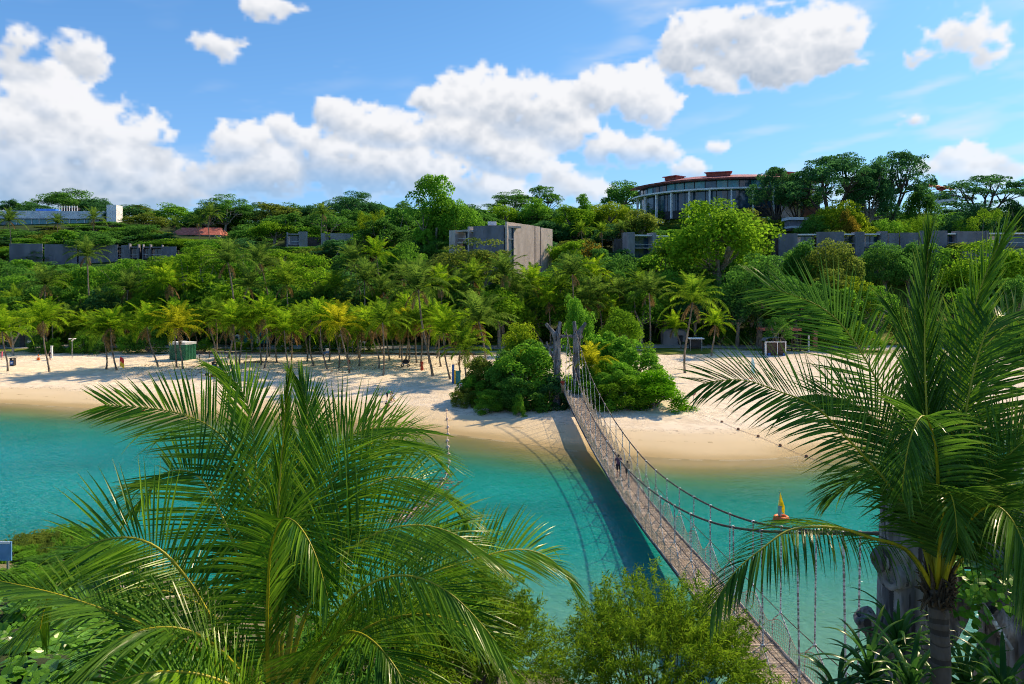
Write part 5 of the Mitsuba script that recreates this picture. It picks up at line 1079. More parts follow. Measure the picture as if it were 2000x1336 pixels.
# curved red-roofed building
k = new('curved_hotel'); tag(k, 'curved glass-fronted building under a ring-shaped red roof on the ridge', 'building')
cx, cy, R = at(1420, 0, 300)[0], 300.0, 38.0
def ring(r0, r1, z0, z1, a0=40.0, a1=181.0, n=90, ztop1=None):
    """A curved bar of the ring facing the camera; angle 0 = right end, 180 = left end."""
    a = np.radians(np.linspace(a0, a1, n)); ca, sa_ = np.cos(a), -np.sin(a)
    z2 = z1 if ztop1 is None else ztop1
    P = np.stack([np.stack([cx + r * ca, cy + r * sa_, np.full(n, zz)], -1) for r, zz in ((r1, z0), (r1, z1), (r0, z2), (r0, z0))], 1)
    i = np.arange(n - 1)[:, None]; j = np.arange(4)[None]
    q = np.stack([i * 4 + j, (i + 1) * 4 + j, (i + 1) * 4 + (j + 1) % 4, i * 4 + (j + 1) % 4], -1).reshape(-1, 4)
    f = np.vstack([q[:, [0, 1, 2]], q[:, [0, 2, 3]], [[0, 1, 2], [0, 2, 3]], np.array([[0, 1, 2], [0, 2, 3]]) + (n - 1) * 4])
    return P.reshape(-1, 3), f
part(k, 'floor_band', ring(33, 38.4, 47.6, 48.15), 'wall_white'); part(k, 'upper_wall', ring(33.5, 35.2, 48.2, 51.2), 'dark_void'); part(k, 'lower_wall', ring(33.5, 34.8, 38, 47.5), 'dark_void')
part(k, 'roof', ring(27.5, 38.8, 51.25, 51.6, ztop1=54.0), 'roof_red'); part(k, 'roof_edge', ring(38.82, 39.0, 51.2, 51.65), 'wood_red')
a = 42.0
ig = np.random.default_rng(2)
while a < 178:
    w = 6.4; part(k, 'window', ring(35.3, 35.4, 48.4, 51.0, a, a + w - .5, 5), 'teal_glass' if ig.random() < .6 else 'window_glass'); part(k, 'mullion', ring(35.25, 35.55, 48.2, 51.2, a + w - .45, a + w - .05, 3), 'dark_void')
    part(k, 'lower_window', ring(34.85, 34.95, 41, 47.3, a, a + w - .5, 5), 'window_glass' if ig.random() < .93 else 'wood_red'); a += w
for i, a in enumerate(np.arange(46, 178, 11.5)):
    part(k, 'column', ring(36.8, 37.6, 38, 47.58, a, a + .8, 3), 'wall_white')
for a0, a1 in ((62, 76), (104, 119), (140, 150)): part(k, 'roof_lantern', ring(28, 33, 53.0, 54.2, a0, a1, 8), 'wood_red'); part(k, 'lantern_roof', ring(27.5, 33.8, 54.22, 54.5, a0 - 1, a1 + 1, 8), 'roof_red')
# small white pavilion, far red roofs
k = new('white_pavilion'); tag(k, 'small white-framed pavilion with a glass roof rail beside the open-branched tree', 'building')
A, B = at(1552, 0, 256)[:2], at(1606, 0, 262)[:2]; z = lambda r: row_z(r, 258)
part(k, 'side_wall', slab(A, B, 0, .2, z(424), z(386), 6), 'pink_wall'); part(k, 'roof', slab(A, B, 0, 1, z(386), z(383.5), 7, -.4), 'wall_white'); part(k, 'window', slab(A, B, .22, .95, z(402), z(388), .1, .6), 'window_glass')
part(k, 'body', slab(A, B, .2, 1, z(430), z(386.2), 5, 1.0), 'wood_red'); part(k, 'rail', slab(A, B, .05, 1, z(383.2), z(379.5), .08, .3), 'teal_glass')
for i in range(5): part(k, 'rail_post', slab(A, B, .1 + .2 * i, .11 + .2 * i, z(383.2), z(379), .12, .15), 'wall_white')
k = new('pavilion_terrace'); tag(k, 'pale green flat roofs stepping down under the small pavilion', 'building')
A, B = at(1540, 0, 232)[:2], at(1580, 0, 232)[:2]; z = lambda r: row_z(r, 232)
part(k, 'roof', slab(A, B, 0, 1, z(429.5), z(424), 6), 'roof_pale'); part(k, 'lower_roof', slab(A, B, .05, .75, z(446), z(441.5), 6, -1), 'roof_pale'); part(k, 'wall', slab(A, B, .1, .95, z(450), z(429.7), 4, 1.2), 'concrete_dark')
k = new('far_roof_house'); tag(k, 'far house with pale red curved roofs behind the umbrella tree', 'house')
A, B = at(1798, 0, 330)[:2], at(1872, 0, 325)[:2]; z = lambda r: row_z(r, 328)
for t0, t1, dz in ((0, .62, 1.2), (.45, 1.0, 0)):
    a_, b_ = A + (B - A) * t0, A + (B - A) * t1
    n = 13; tt = np.linspace(0, 1, n); zz = z(374) + dz + (z(363) - z(374)) * np.sin(np.pi * (.12 + .76 * tt)) ** .8
    pts = a_ + (b_ - a_) * tt[:, None]
    V = np.concatenate([np.stack([pts[:, 0], pts[:, 1] + o, zz + h], -1) for o, h in ((-3, -1.6), (1.5, 0), (6, -.3))])
    i = np.arange(n - 1)[:, None]; j = np.arange(2)[None] * n
    part(k, 'roof', (V, np.stack([i + j, i + 1 + j, i + 1 + j + n, i + j + n], -1).reshape(-1, 4)), 'roof_tile', smooth=True)
part(k, 'wall', slab(A, B, .04, .97, z(400), z(377.5), 5, .5), 'wall_white'); part(k, 'window', slab(A, B, .15, .85, z(388), z(378.5), .1, .38), 'teal_glass')

# ------------------------------------------------------------------ huts and shelters behind the beach
matte('hut_green', (.05, .085, .055), (.09, .13, .08), 2, .8)
matte('dark_wood', (.045, .032, .024), (.09, .065, .05), 4, .8)
matte('brown_wood', (.17, .09, .05), (.27, .15, .09), 4, .8)
matte('grey_metal', (.30, .31, .32), (.42, .43, .44), 3, .45, metal=.6)
matte('white_paint', (.74, .74, .73), (.82, .82, .81), 3, .5)
matte('black_plastic', (.02, .02, .024), (.04, .04, .045), 6, .5)
matte('sign_blue', (.02, .10, .36), (.03, .13, .42), 3, .5)
matte('sign_yellow', (.75, .46, .01), (.82, .52, .02), 3, .5)
matte('sign_red', (.55, .02, .02), (.62, .04, .03), 3, .5)
matte('orange_plastic', (.70, .13, .02), (.78, .18, .03), 3, .5)
matte('buoy_float', (.55, .40, .30), (.72, .60, .50), 8, .7)
matte('teal_paint', (.01, .17, .18), (.02, .24, .24), 2, .5)
matte('board_blue', (.10, .26, .50), (.14, .32, .56), 3, .5)
matte('banner_blue', (.28, .55, .62), (.40, .66, .72), 2, .6)
def ribbed_box(holder, w, d, h, c, rz, bsdf, n=14):
    M = Mesh(); M.tm(box(0, 0, h / 2, w, d, h))
    for i in range(n):
        x = -w / 2 + (i + .5) * w / n; M.tm(box(x, -d / 2 - .025, h / 2, w / n * .45, .06, h - .04))
    for i in range(n // 2):
        y = -d / 2 + (i + .5) * d / (n // 2); M.tm(box(w / 2 + .025, y, h / 2, .06, d / (n // 2) * .45, h - .04))
    v, f, _ = M.arr(); m = trimesh.Trimesh(v, f, process=False); m.apply_transform(trimesh.transformations.rotation_matrix(rz, [0, 0, 1])); m.apply_translation(c)
    return part(holder, 'panel', m, bsdf)
k = new('corrugated_shed'); tag(k, 'dark green corrugated metal shed standing on the sand among the palms', 'shed')
g = on_ground(352, 703); ribbed_box(k, 3.6, 2.6, 2.75, g + [0, 1.0, -.05], -.35, 'green_sheet')
m = box(0, 0, 2.95, 3.7, 2.7, .42); m.apply_transform(trimesh.transformations.rotation_matrix(-.35, [0, 0, 1])); m.apply_translation(g + [0, 1.0, -.02]); part(k, 'top_band', m, 'roof_pale')
k = new('green_hut'); tag(k, 'shady green hut with a dark doorway behind the first beach palm', 'hut')
g = at(38, 0, 152); z0 = 2.1; part(k, 'wall', box(g[0], 154, z0 + 1.5, 5.2, 4, 3.0), 'hut_green'); part(k, 'roof', box(g[0], 153.6, z0 + 3.12, 6, 5, .2), 'dark_wood'); part(k, 'door', box(g[0] + .6, 151.95, z0 + 1.1, 1.0, .12, 2.2), 'dark_void'); part(k, 'notice', box(g[0] + 2.2, 151.94, z0 + .9, .9, .1, .7), 'wall_white')
k = new('beach_kiosk'); tag(k, 'white-framed dark kiosk with a rounded roof in the tree shade', 'kiosk')
g = on_ground(1515, 695); x, y, z0 = g; y += 1.2
part(k, 'body', box(x, y, z0 + 1.15, 3.5, 2.2, 2.3), 'dark_wood')
for dx, w in ((-1.85, .32), (1.85, .18), (.35, .12)): part(k, 'frame_post', box(x + dx, y - 1.14, z0 + 1.25, w, .2, 2.5), 'white_paint')
part(k, 'frame_top', box(x, y - 1.14, z0 + 2.58, 4.0, .24, .14), 'white_paint')
a = np.linspace(0, np.pi, 14); V = np.concatenate([np.stack([x + 1.9 * np.cos(a), np.full(14, yy_), z0 + 2.66 + .75 * np.sin(a) ** .7], -1) for yy_ in (y - 1.2, y + 1.2)])
i = np.arange(13)[:, None]; part(k, 'roof', (V, np.concatenate([i, i + 1, i + 15, i + 14], 1)), 'concrete_dark', smooth=True)
part(k, 'base_board', box(x + 1.55, y - 1.16, z0 + .25, .4, .1, .5), 'sign_blue'); part(k, 'base_board', box(x - 1.2, y - 1.16, z0 + .25, .5, .1, .5), 'sign_blue')
k = new('pergola'); tag(k, 'long pergola shelter with a red roof behind the white-framed kiosk', 'pergola')
x0, x1 = at(1490, 0, 146)[0], at(1578, 0, 146)[0]
part(k, 'roof', box((x0 + x1) / 2 - .8, 147.5, 6.1, x1 - x0 - 1.2, 4, .55), 'roof_tile'); part(k, 'eave', box((x0 + x1) / 2 + 1.4, 146.4, 5.2, (x1 - x0) * .62, 4, .3), 'dark_wood')
for f in np.linspace(.05, .98, 6): part(k, 'post', box(x0 + (x1 - x0) * f, 145.2, 3.5, .25, .25, 3.4), 'white_paint' if f > .9 else 'dark_wood')
part(k, 'tall_post', box(x1 + 1.0, 145, 4.0, .75, .5, 4.2), 'brown_wood'); part(k, 'bench', box(x0 + (x1 - x0) * .72, 144.4, 2.3, 2.6, .5, .1), 'dark_wood')
for f in np.linspace(0, 1, 16): part(k, 'rafter', box(x0 + .4 + (x1 - x0) * f, 146.4, 5.42, .12, 4.6, .14), 'dark_wood')
k = new('bus_shelter'); tag(k, 'flat pale-roofed shelter by the road beside the lone tall palm', 'shelter')
g = at(1358, 0, 146); part(k, 'roof', box(g[0], 146, 4.35, 3.0, 2.2, .18), 'wall_white'); part(k, 'back_wall', box(g[0] + .1, 146.8, 3.2, 2.4, .12, 2.0), 'dark_void')
for dx in (-1.1, 1.1): part(k, 'post', box(g[0] + dx, 145.3, 3.1, .1, .1, 2.4), 'grey_metal')
part(k, 'seat', box(g[0], 146.4, 2.5, 2.0, .4, .1), 'dark_wood')
k = new('storage_hut'); tag(k, 'dim grey flat-roofed hut at the back of the road near the shelter', 'hut')
g = at(1318, 0, 157); part(k, 'wall', box(g[0], 158, 3.6, 5, 3, 3.0), 'concrete_grey'); part(k, 'roof', box(g[0], 158, 5.2, 5.6, 3.6, .2), 'concrete_dark'); part(k, 'door', box(g[0] + 1, 156.46, 3.1, 1, .1, 2.0), 'dark_void')
k = new('canopy'); tag(k, 'white flat canopy on thin posts seen past the dark backlit palm', 'shelter')
g = at(1990, 0, 146); part(k, 'roof', box(g[0], 146, 5.2, 6, 3, .25), 'wall_white')
for dx in (-2.6, 0, 2.6): part(k, 'post', box(g[0] + dx, 145, 3.5, .14, .14, 3.2), 'white_paint')

# ------------------------------------------------------------------ vehicles, signs, bins, lamps on and behind the sand
k = new('box_truck'); tag(k, 'truck with a white cab and long teal green box parked behind the palms', 'truck')
x0, y0, z0 = at(492, 0, 152.5)[0], 152.5, 2.06
part(k, 'cargo_box', box(x0 + 1.0, y0, z0 + 2.0, 5.6, 2.3, 2.4), 'teal_paint')
cab = trimesh.creation.extrude_polygon(__import__('shapely').Polygon([(0, 0), (1.9, 0), (1.9, 1.95), (.55, 1.95), (.12, 1.05), (0, .9)]), 2.1); cab.apply_transform(trimesh.transformations.rotation_matrix(np.pi / 2, [1, 0, 0])); cab.apply_translation((x0 - 3.85, y0 + 1.05, z0 + .5)); part(k, 'cab', cab, 'white_paint')
part(k, 'side_window', box(x0 - 2.85, y0 - 1.06, z0 + 1.95, .85, .06, .6), 'window_glass'); part(k, 'chassis', box(x0 + .2, y0, z0 + .62, 7.2, 1.6, .25), 'black_plastic')
for dx in (-2.9, .9, 2.6): w_ = trimesh.creation.cylinder(.48, .35); w_.apply_transform(trimesh.transformations.rotation_matrix(np.pi / 2, [1, 0, 0])); w_.apply_translation((x0 + dx, y0 - .95, z0 + .46)); part(k, 'wheel', w_, 'black_plastic')
part(k, 'tail_strip', box(x0 + 1.5, y0 - 1.18, z0 + 2.0, .22, .04, 2.3), 'white_paint')
def text(holder, s, h, c, bsdf, name='lettering'):
    m = meshkit.text_mesh(s, h, .012, True); m.apply_translation((-m.bounds[:, 0].mean(), 0, 0)); m.apply_transform(trimesh.transformations.rotation_matrix(np.pi / 2, [1, 0, 0])); m.apply_translation(c)
    return part(holder, name, m, bsdf)
k = new('warning_sign'); tag(k, 'yellow diamond road sign on a white post by the parked truck', 'road sign')
g = on_ground(485, 682); part(k, 'post', box(g[0], g[1], g[2] + 1.3, .1, .1, 2.6), 'white_paint')
m = box(0, 0, 0, .62, .05, .62); m.apply_transform(trimesh.transformations.rotation_matrix(np.pi / 4, [0, 1, 0])); m.apply_translation(g + [0, -.09, 2.6]); part(k, 'plate', m, 'sign_yellow'); part(k, 'lower_plate', box(g[0], g[1] - .08, g[2] + 1.98, .55, .04, .14), 'sign_yellow')
m = trimesh.creation.icosphere(1, .1); m.apply_scale((.9, .3, 1)); m.apply_translation(g + [0, -.12, 2.66]); part(k, 'symbol', m, 'black_plastic')
for i, (px, py, hd) in enumerate([(141, 700, 663), (494, 687, 652), (664, 692, 655), (688, 690, 668), (712, 690, 669), (703, 689, 666)]):
    g = on_ground(px, py); h = (py - hd) / F * g[1]; k = new('street_lamp'); tag(k, ['round-headed lamp post among shrubs at the edge of the sand', 'lamp post in front of the teal truck', 'white-headed lamp post beside the golden grove palm', 'first of three small path lamps behind the grove', 'third of three small path lamps behind the grove', 'middle of three small path lamps behind the grove'][i], 'street lamp')
    s = 1 if i < 3 else .55
    part(k, 'pole', tube([g - [0, 0, .2], g + [0, 0, h]], .055 * s + .01, 6), 'grey_metal', smooth=True); m = trimesh.creation.cylinder(.62 * s, .12); m.apply_translation(g + [0, 0, h + .1]); part(k, 'head', m, 'white_paint'); m = trimesh.creation.icosphere(2, .26 * s); m.apply_translation(g + [0, 0, h - .1]); part(k, 'globe', m, 'wall_white', smooth=True)
for i, (px, py) in enumerate([(25, 714), (419, 723)]):
    g = on_ground(px, py); k = new('litter_bin'); tag(k, ['black litter bin with a blue panel by the round-crowned tree', 'black litter bin with a blue panel at the foot of a leaning grove palm'][i], 'litter bin')
    M = Mesh(); M.tm(box(*(g + [0, 0, .5]), .72, .6, 1.0)); part(k, 'body', M.arr()[:2], 'black_plastic'); part(k, 'panel', box(*(g + [0, -.315, .52]), .56, .03, .62), 'sign_blue'); part(k, 'panel_mark', box(*(g + [0, -.335, .55]), .34, .012, .10), 'white_paint'); part(k, 'panel_mark', box(*(g + [0, -.335, .40]), .24, .012, .05), 'white_paint'); part(k, 'lid', box(*(g + [0, 0, 1.22]), .8, .68, .1), 'black_plastic')
    for dx in (-.32, .32): part(k, 'lid_post', box(*(g + [dx, 0, 1.09]), .07, .5, .2), 'black_plastic')
k = new('traffic_cone'); tag(k, 'orange and white traffic cone at the edge of the sand', 'traffic cone'); g = on_ground(75, 703)
part(k, 'base', box(*(g + [0, 0, .03]), .5, .5, .06), 'orange_plastic'); part(k, 'body', tube([g + [0, 0, .06], g + [0, 0, .55], g + [0, 0, 1.0]], [.24, .14, .05], 12), 'orange_plastic', smooth=True); part(k, 'stripe', tube([g + [0, 0, .45], g + [0, 0, .65]], [.168, .128], 12), 'white_paint', smooth=True)
k = new('marker_post'); tag(k, 'plain white marker post between shrubs behind the sand', 'post'); g = on_ground(101, 699); part(k, 'shaft', box(*(g + [0, 0, 1.0]), .3, .3, 2.1), 'white_paint'); part(k, 'cap', box(*(g + [0, 0, 2.1]), .36, .36, .12), 'roof_pale')
for i, (px, py, h) in enumerate([(390, 705, 1.0), (409, 699, 1.0)]):
    k = new('low_post'); g = on_ground(px, py); tag(k, ['short dark post on the sand by the green shed', 'short dark post with a small board beside the green shed'][i], 'post'); part(k, 'shaft', box(*(g + [0, 0, h / 2]), .1, .1, h), 'dark_wood'); part(k, 'board', box(*(g + [0, -.07, h]), .3 if i else .16, .05, .3 if i else .12), 'dark_wood')
k = new('wooden_barrier'); tag(k, 'low wooden barrier on the sand behind the green shed', 'barrier'); g = on_ground(386, 692)
for dz in (.25, .55): part(k, 'rail', box(*(g + [0, 0, dz]), 2.2, .08, .12), 'brown_wood')
for dx in np.linspace(-1, 1, 5): part(k, 'post', box(*(g + [dx, .09, .38]), .1, .08, .76), 'brown_wood')
k = new('lifeguard_flag'); tag(k, 'red over yellow flag on a pole stuck in the sand', 'flag'); g = on_ground(235, 728)
part(k, 'pole', tube([g - [0, 0, .3], g + [-.12, 0, 2.6]], .03, 6), 'white_paint', smooth=True)
def cloth(p, w, h, z, bsdf, name):
    U, Vv = np.meshgrid(np.linspace(0, 1, 9), np.linspace(0, 1, 9), indexing='ij'); V = np.stack([p[0] + U * w * .8 + .05 * Vv, p[1] + .09 * np.sin(U * 7 + Vv * 2) * U, p[2] + z + Vv * h - U * U * h * .55], -1).reshape(-1, 3)
    i, j = np.meshgrid(np.arange(8), np.arange(8), indexing='ij'); q = np.stack([i * 9 + j, (i + 1) * 9 + j, (i + 1) * 9 + j + 1, i * 9 + j + 1], -1).reshape(-1, 4)
    V2 = V + [0, .012, 0]; part(k, name, (np.vstack([V, V2]), np.vstack([q, q[:, ::-1] + 81])), bsdf, smooth=True)
cloth(g + [-.1, 0, 0], .75, .75, 1.75, 'sign_red', 'red_half'); cloth(g + [-.06, 0, 0], .75, .75, 1.0, 'sign_yellow', 'yellow_half')
k = new('beach_marker'); tag(k, 'tall blue post with a yellow edge and dark teal box at the thicket edge', 'marker'); g = on_ground(889, 750)
part(k, 'post', box(*(g + [-.28, 0, 1.35]), .3, .3, 2.7), 'sign_blue'); part(k, 'yellow_edge', box(*(g + [-.02, -.05, .95]), .2, .3, 1.9), 'sign_yellow'); part(k, 'cabinet', box(*(g + [.42, .1, .9]), .66, .5, 1.8), 'teal_paint')
k = new('notice_sign'); tag(k, 'white notice with a red prohibition mark on a thin pole before the thicket', 'sign'); g = on_ground(901, 788)
part(k, 'pole', tube([g - [0, 0, .3], g + [0, 0, 2.55]], .035, 8), 'grey_metal', smooth=True); part(k, 'plate', box(*(g + [-.05, -.07, 2.1]), .36, .04, .74), 'white_paint')
m = trimesh.creation.annulus(.085, .125, .02); m.apply_transform(trimesh.transformations.rotation_matrix(np.pi / 2, [1, 0, 0])); m.apply_translation(g + [-.05, -.1, 2.27]); part(k, 'red_ring', m, 'sign_red'); m = box(0, 0, 0, .2, .022, .035, 0); m.apply_transform(trimesh.transformations.rotation_matrix(.8, [0, 1, 0])); m.apply_translation(g + [-.05, -.105, 2.27]); part(k, 'red_bar', m, 'sign_red'); part(k, 'text_line', box(*(g + [-.05, -.095, 1.95]), .22, .01, .03), 'black_plastic'); part(k, 'text_line', box(*(g + [-.05, -.095, 1.88]), .22, .01, .03), 'black_plastic')
k = new('round_sign'); tag(k, 'small round sign on a thin pole where the rope of floats comes ashore', 'sign'); g = on_ground(1354, 809)
part(k, 'pole', tube([g - [0, 0, .3], g + [0, 0, 2.4]], .03, 8), 'grey_metal', smooth=True); m = trimesh.creation.cylinder(.27, .04); m.apply_transform(trimesh.transformations.rotation_matrix(np.pi / 2, [1, 0, 0])); m.apply_translation(g + [0, -.06, 2.35]); part(k, 'disc', m, 'pink_wall')
m = trimesh.creation.annulus(.2, .275, .05); m.apply_transform(trimesh.transformations.rotation_matrix(np.pi / 2, [1, 0, 0])); m.apply_translation(g + [0, -.07, 2.35]); part(k, 'rim', m, 'sign_red')
k = new('feather_banner'); tag(k, 'pale blue feather banner on the sand before the kiosk', 'banner'); g = on_ground(1467, 740)
part(k, 'pole', tube([g - [0, 0, .2], g + [0, 0, 2.0], g + [.12, 0, 3.0]], .03, 6), 'white_paint', smooth=True); cloth(g + [.03, 0, 0], .6, 1.9, 1.2, 'banner_blue', 'cloth'); part(k, 'base', box(*(g + [0, 0, .05]), .5, .5, .1), 'sign_red')
k = new('sandwich_board'); tag(k, 'small white and blue board near the strolling people', 'sign'); g = on_ground(640, 697); part(k, 'panel', box(*(g + [0, 0, 1.1]), .7, .06, 1.0), 'white_paint'); part(k, 'blue_half', box(*(g + [0, -.04, .85]), .66, .03, .42), 'sign_blue')
for dx in (-.3, .3): part(k, 'leg', box(*(g + [dx, 0, .35]), .06, .06, .7), 'grey_metal')
k = new('sand_rock'); g = on_ground(486, 700); m = trimesh.creation.icosphere(2, .5); m.vertices = np.array(m.vertices) * (1 + .5 * (meshkit.fbm(np.array(m.vertices) * 3, 2, 3) - .5))[:, None] * [1, .8, .7] + g + [0, 0, .15]; scene[k] = ply(m, 'rock', True); tag(k, 'grey rock half buried in the sand by the yellow diamond sign', 'rock')
k = new('fallen_log'); g = on_ground(512, 709); scene[k] = ply(tube([g + [-3.2, .2, .12], g + [-1, 0, .16], g + [2.6, .1, .12]], [.13, .16, .1], 8), 'dark_wood', True); tag(k, 'dark log lying on the sand at the foot of the grove palms', 'log')
k = new('blue_notice_board'); tag(k, 'blue notice board with a dark exclamation mark at the islet edge', 'sign'); q = at(-8, 1074, 33.0)
part(k, 'panel', box(q[0] - .4, 33, q[2] - .05, 2.2, .06, .85), 'board_blue'); part(k, 'header', box(q[0] - .4, 32.955, q[2] + .33, 2.1, .02, .1), 'white_paint'); text(k, '!', .30, (q[0] + .1, 32.96, q[2] - .08), 'sign_blue'); text(k, '!', .30, (q[0] - .9, 32.96, q[2] - .08), 'sign_blue')
for dx in (-1.2, .5): part(k, 'leg', box(q[0] + dx, 33.05, q[2] - 1.6, .08, .08, 2.6), 'grey_metal')

bs('flag_cloth', {'type': 'principledthin', 'base_color': rgb(.9, .72, .03), 'roughness': .7, 'diff_trans': 1.0})
# ------------------------------------------------------------------ on the water
k = new('flag_buoy'); tag(k, 'orange ring buoy carrying a yellow flag with a black mark', 'buoy')
D = CH * F / (1017 - YH); q = at(1526, 1017, D)
for dz, r, nm in ((.06, .42, 'ring'), (.22, .38, 'ring')): m = trimesh.creation.torus(r, .13, 28, 12); m.apply_translation((q[0], D, dz)); part(k, nm, m, 'orange_plastic', smooth=True)
part(k, 'mast', tube([[q[0] - .1, D, -.3], [q[0] - .1, D, 1.0]], .13, 10), 'grey_metal', smooth=True); part(k, 'pole', tube([[q[0] - .1, D, 1.0], [q[0] - .1, D, 1.95]], .02, 6), 'grey_metal', smooth=True)
V = np.array([[-.1, 0, 2.0], [-.2, 0, .85], [.2, -.05, .42], [.2, -.09, .95]]) + [q[0], D, 0]; V2 = V + [0, .02, 0]
part(k, 'flag', (np.vstack([V, V2]), np.array([[0, 1, 2], [0, 2, 3], [4, 6, 5], [4, 7, 6], [0, 3, 7], [0, 7, 4], [1, 5, 6], [1, 6, 2], [2, 6, 7], [2, 7, 3]])), 'flag_cloth')
for dz in (.95, 1.08, 1.2): m = box(q[0] + .03, D + .005, dz, .16, .03, .05); part(k, 'black_mark', m, 'black_plastic')
part(k, 'tether', tube([[q[0] + .4, D, .03], [q[0] + .9, D - .2, .03], [q[0] + 1.5, D - .1, -.05]], .02, 5), 'buoy_float', smooth=True)
LINE = [(872, 803), (873.5, 820), (875, 836), (875, 850), (874, 863), (875, 875), (876, 890), (877, 905), (874, 923), (866, 941), (852, 963), (829, 987), (800, 1005), (770, 1020)]
pts = []
for px, py in LINE:
    D = np.arange(30, 110, .1); gz = np.maximum(height((px - 1000) / F * D, D), 0); i = np.argmax(CH + (YH - py) / F * D < gz); pts.append([(px - 1000) / F * D[i], D[i], gz[i] + .05])
pts = np.array(pts)
k = new('float_line'); tag(k, 'rope of small round floats running from the sand out into the lagoon', 'rope with floats')
part(k, 'rope', tube(spline(pts, 60), .022, 5), 'buoy_float', smooth=True)
for p in pts[:-2]: m = trimesh.creation.icosphere(2, .17); m.apply_translation(p + [0, 0, .05]); part(k, 'float', m, 'buoy_float', smooth=True)
pts2 = []
for px, py in [(1354, 806), (1410, 826), (1442, 840), (1481, 854), (1524, 872), (1575, 893), (1640, 915)]:
    D = np.arange(30, 110, .1); gz = np.maximum(height((px - 1000) / F * D, D), 0); i = np.argmax(CH + (YH - py) / F * D < gz); pts2.append([(px - 1000) / F * D[i], D[i], gz[i] + .05])
pts2 = np.array(pts2)
k = new('float_line'); tag(k, 'rope with dark floats lying across the sand beyond the bridge', 'rope with floats'); part(k, 'rope', tube(spline(pts2, 40), .018, 5), 'buoy_float', smooth=True)
for p in pts2[1:6]: m = trimesh.creation.icosphere(2, .15); m.apply_translation(p + [0, 0, .05]); part(k, 'float', m, 'brown_wood', smooth=True)
rd = np.random.default_rng(12); M = Mesh()
for a, b, n, sp in ((pts[8], pts[9], 50, .12), (pts[9], pts[10], 150, .3), (pts[10], pts[11], 170, .28), (pts[11], pts[12], 200, .25), (pts[12], pts[13], 180, .22)):
    for i in range(n):
        c = a + (b - a) * rd.random() + np.append(rd.normal(size=2) * [sp * 2.2, sp * .7], 0); c[2] = .015; s = .03 + .08 * rd.random()
        m = box(0, 0, 0, s * (1 + 2 * rd.random()), s, .04, rd.random() * 3.1); m.apply_translation(c); M.tm(m)
matte('flotsam', (.10, .075, .06), (.26, .19, .16), 6, .9)
tag(M.put('floating_debris', 'flotsam'), 'drift of brown leaves and scraps caught along the float rope', kind='stuff')

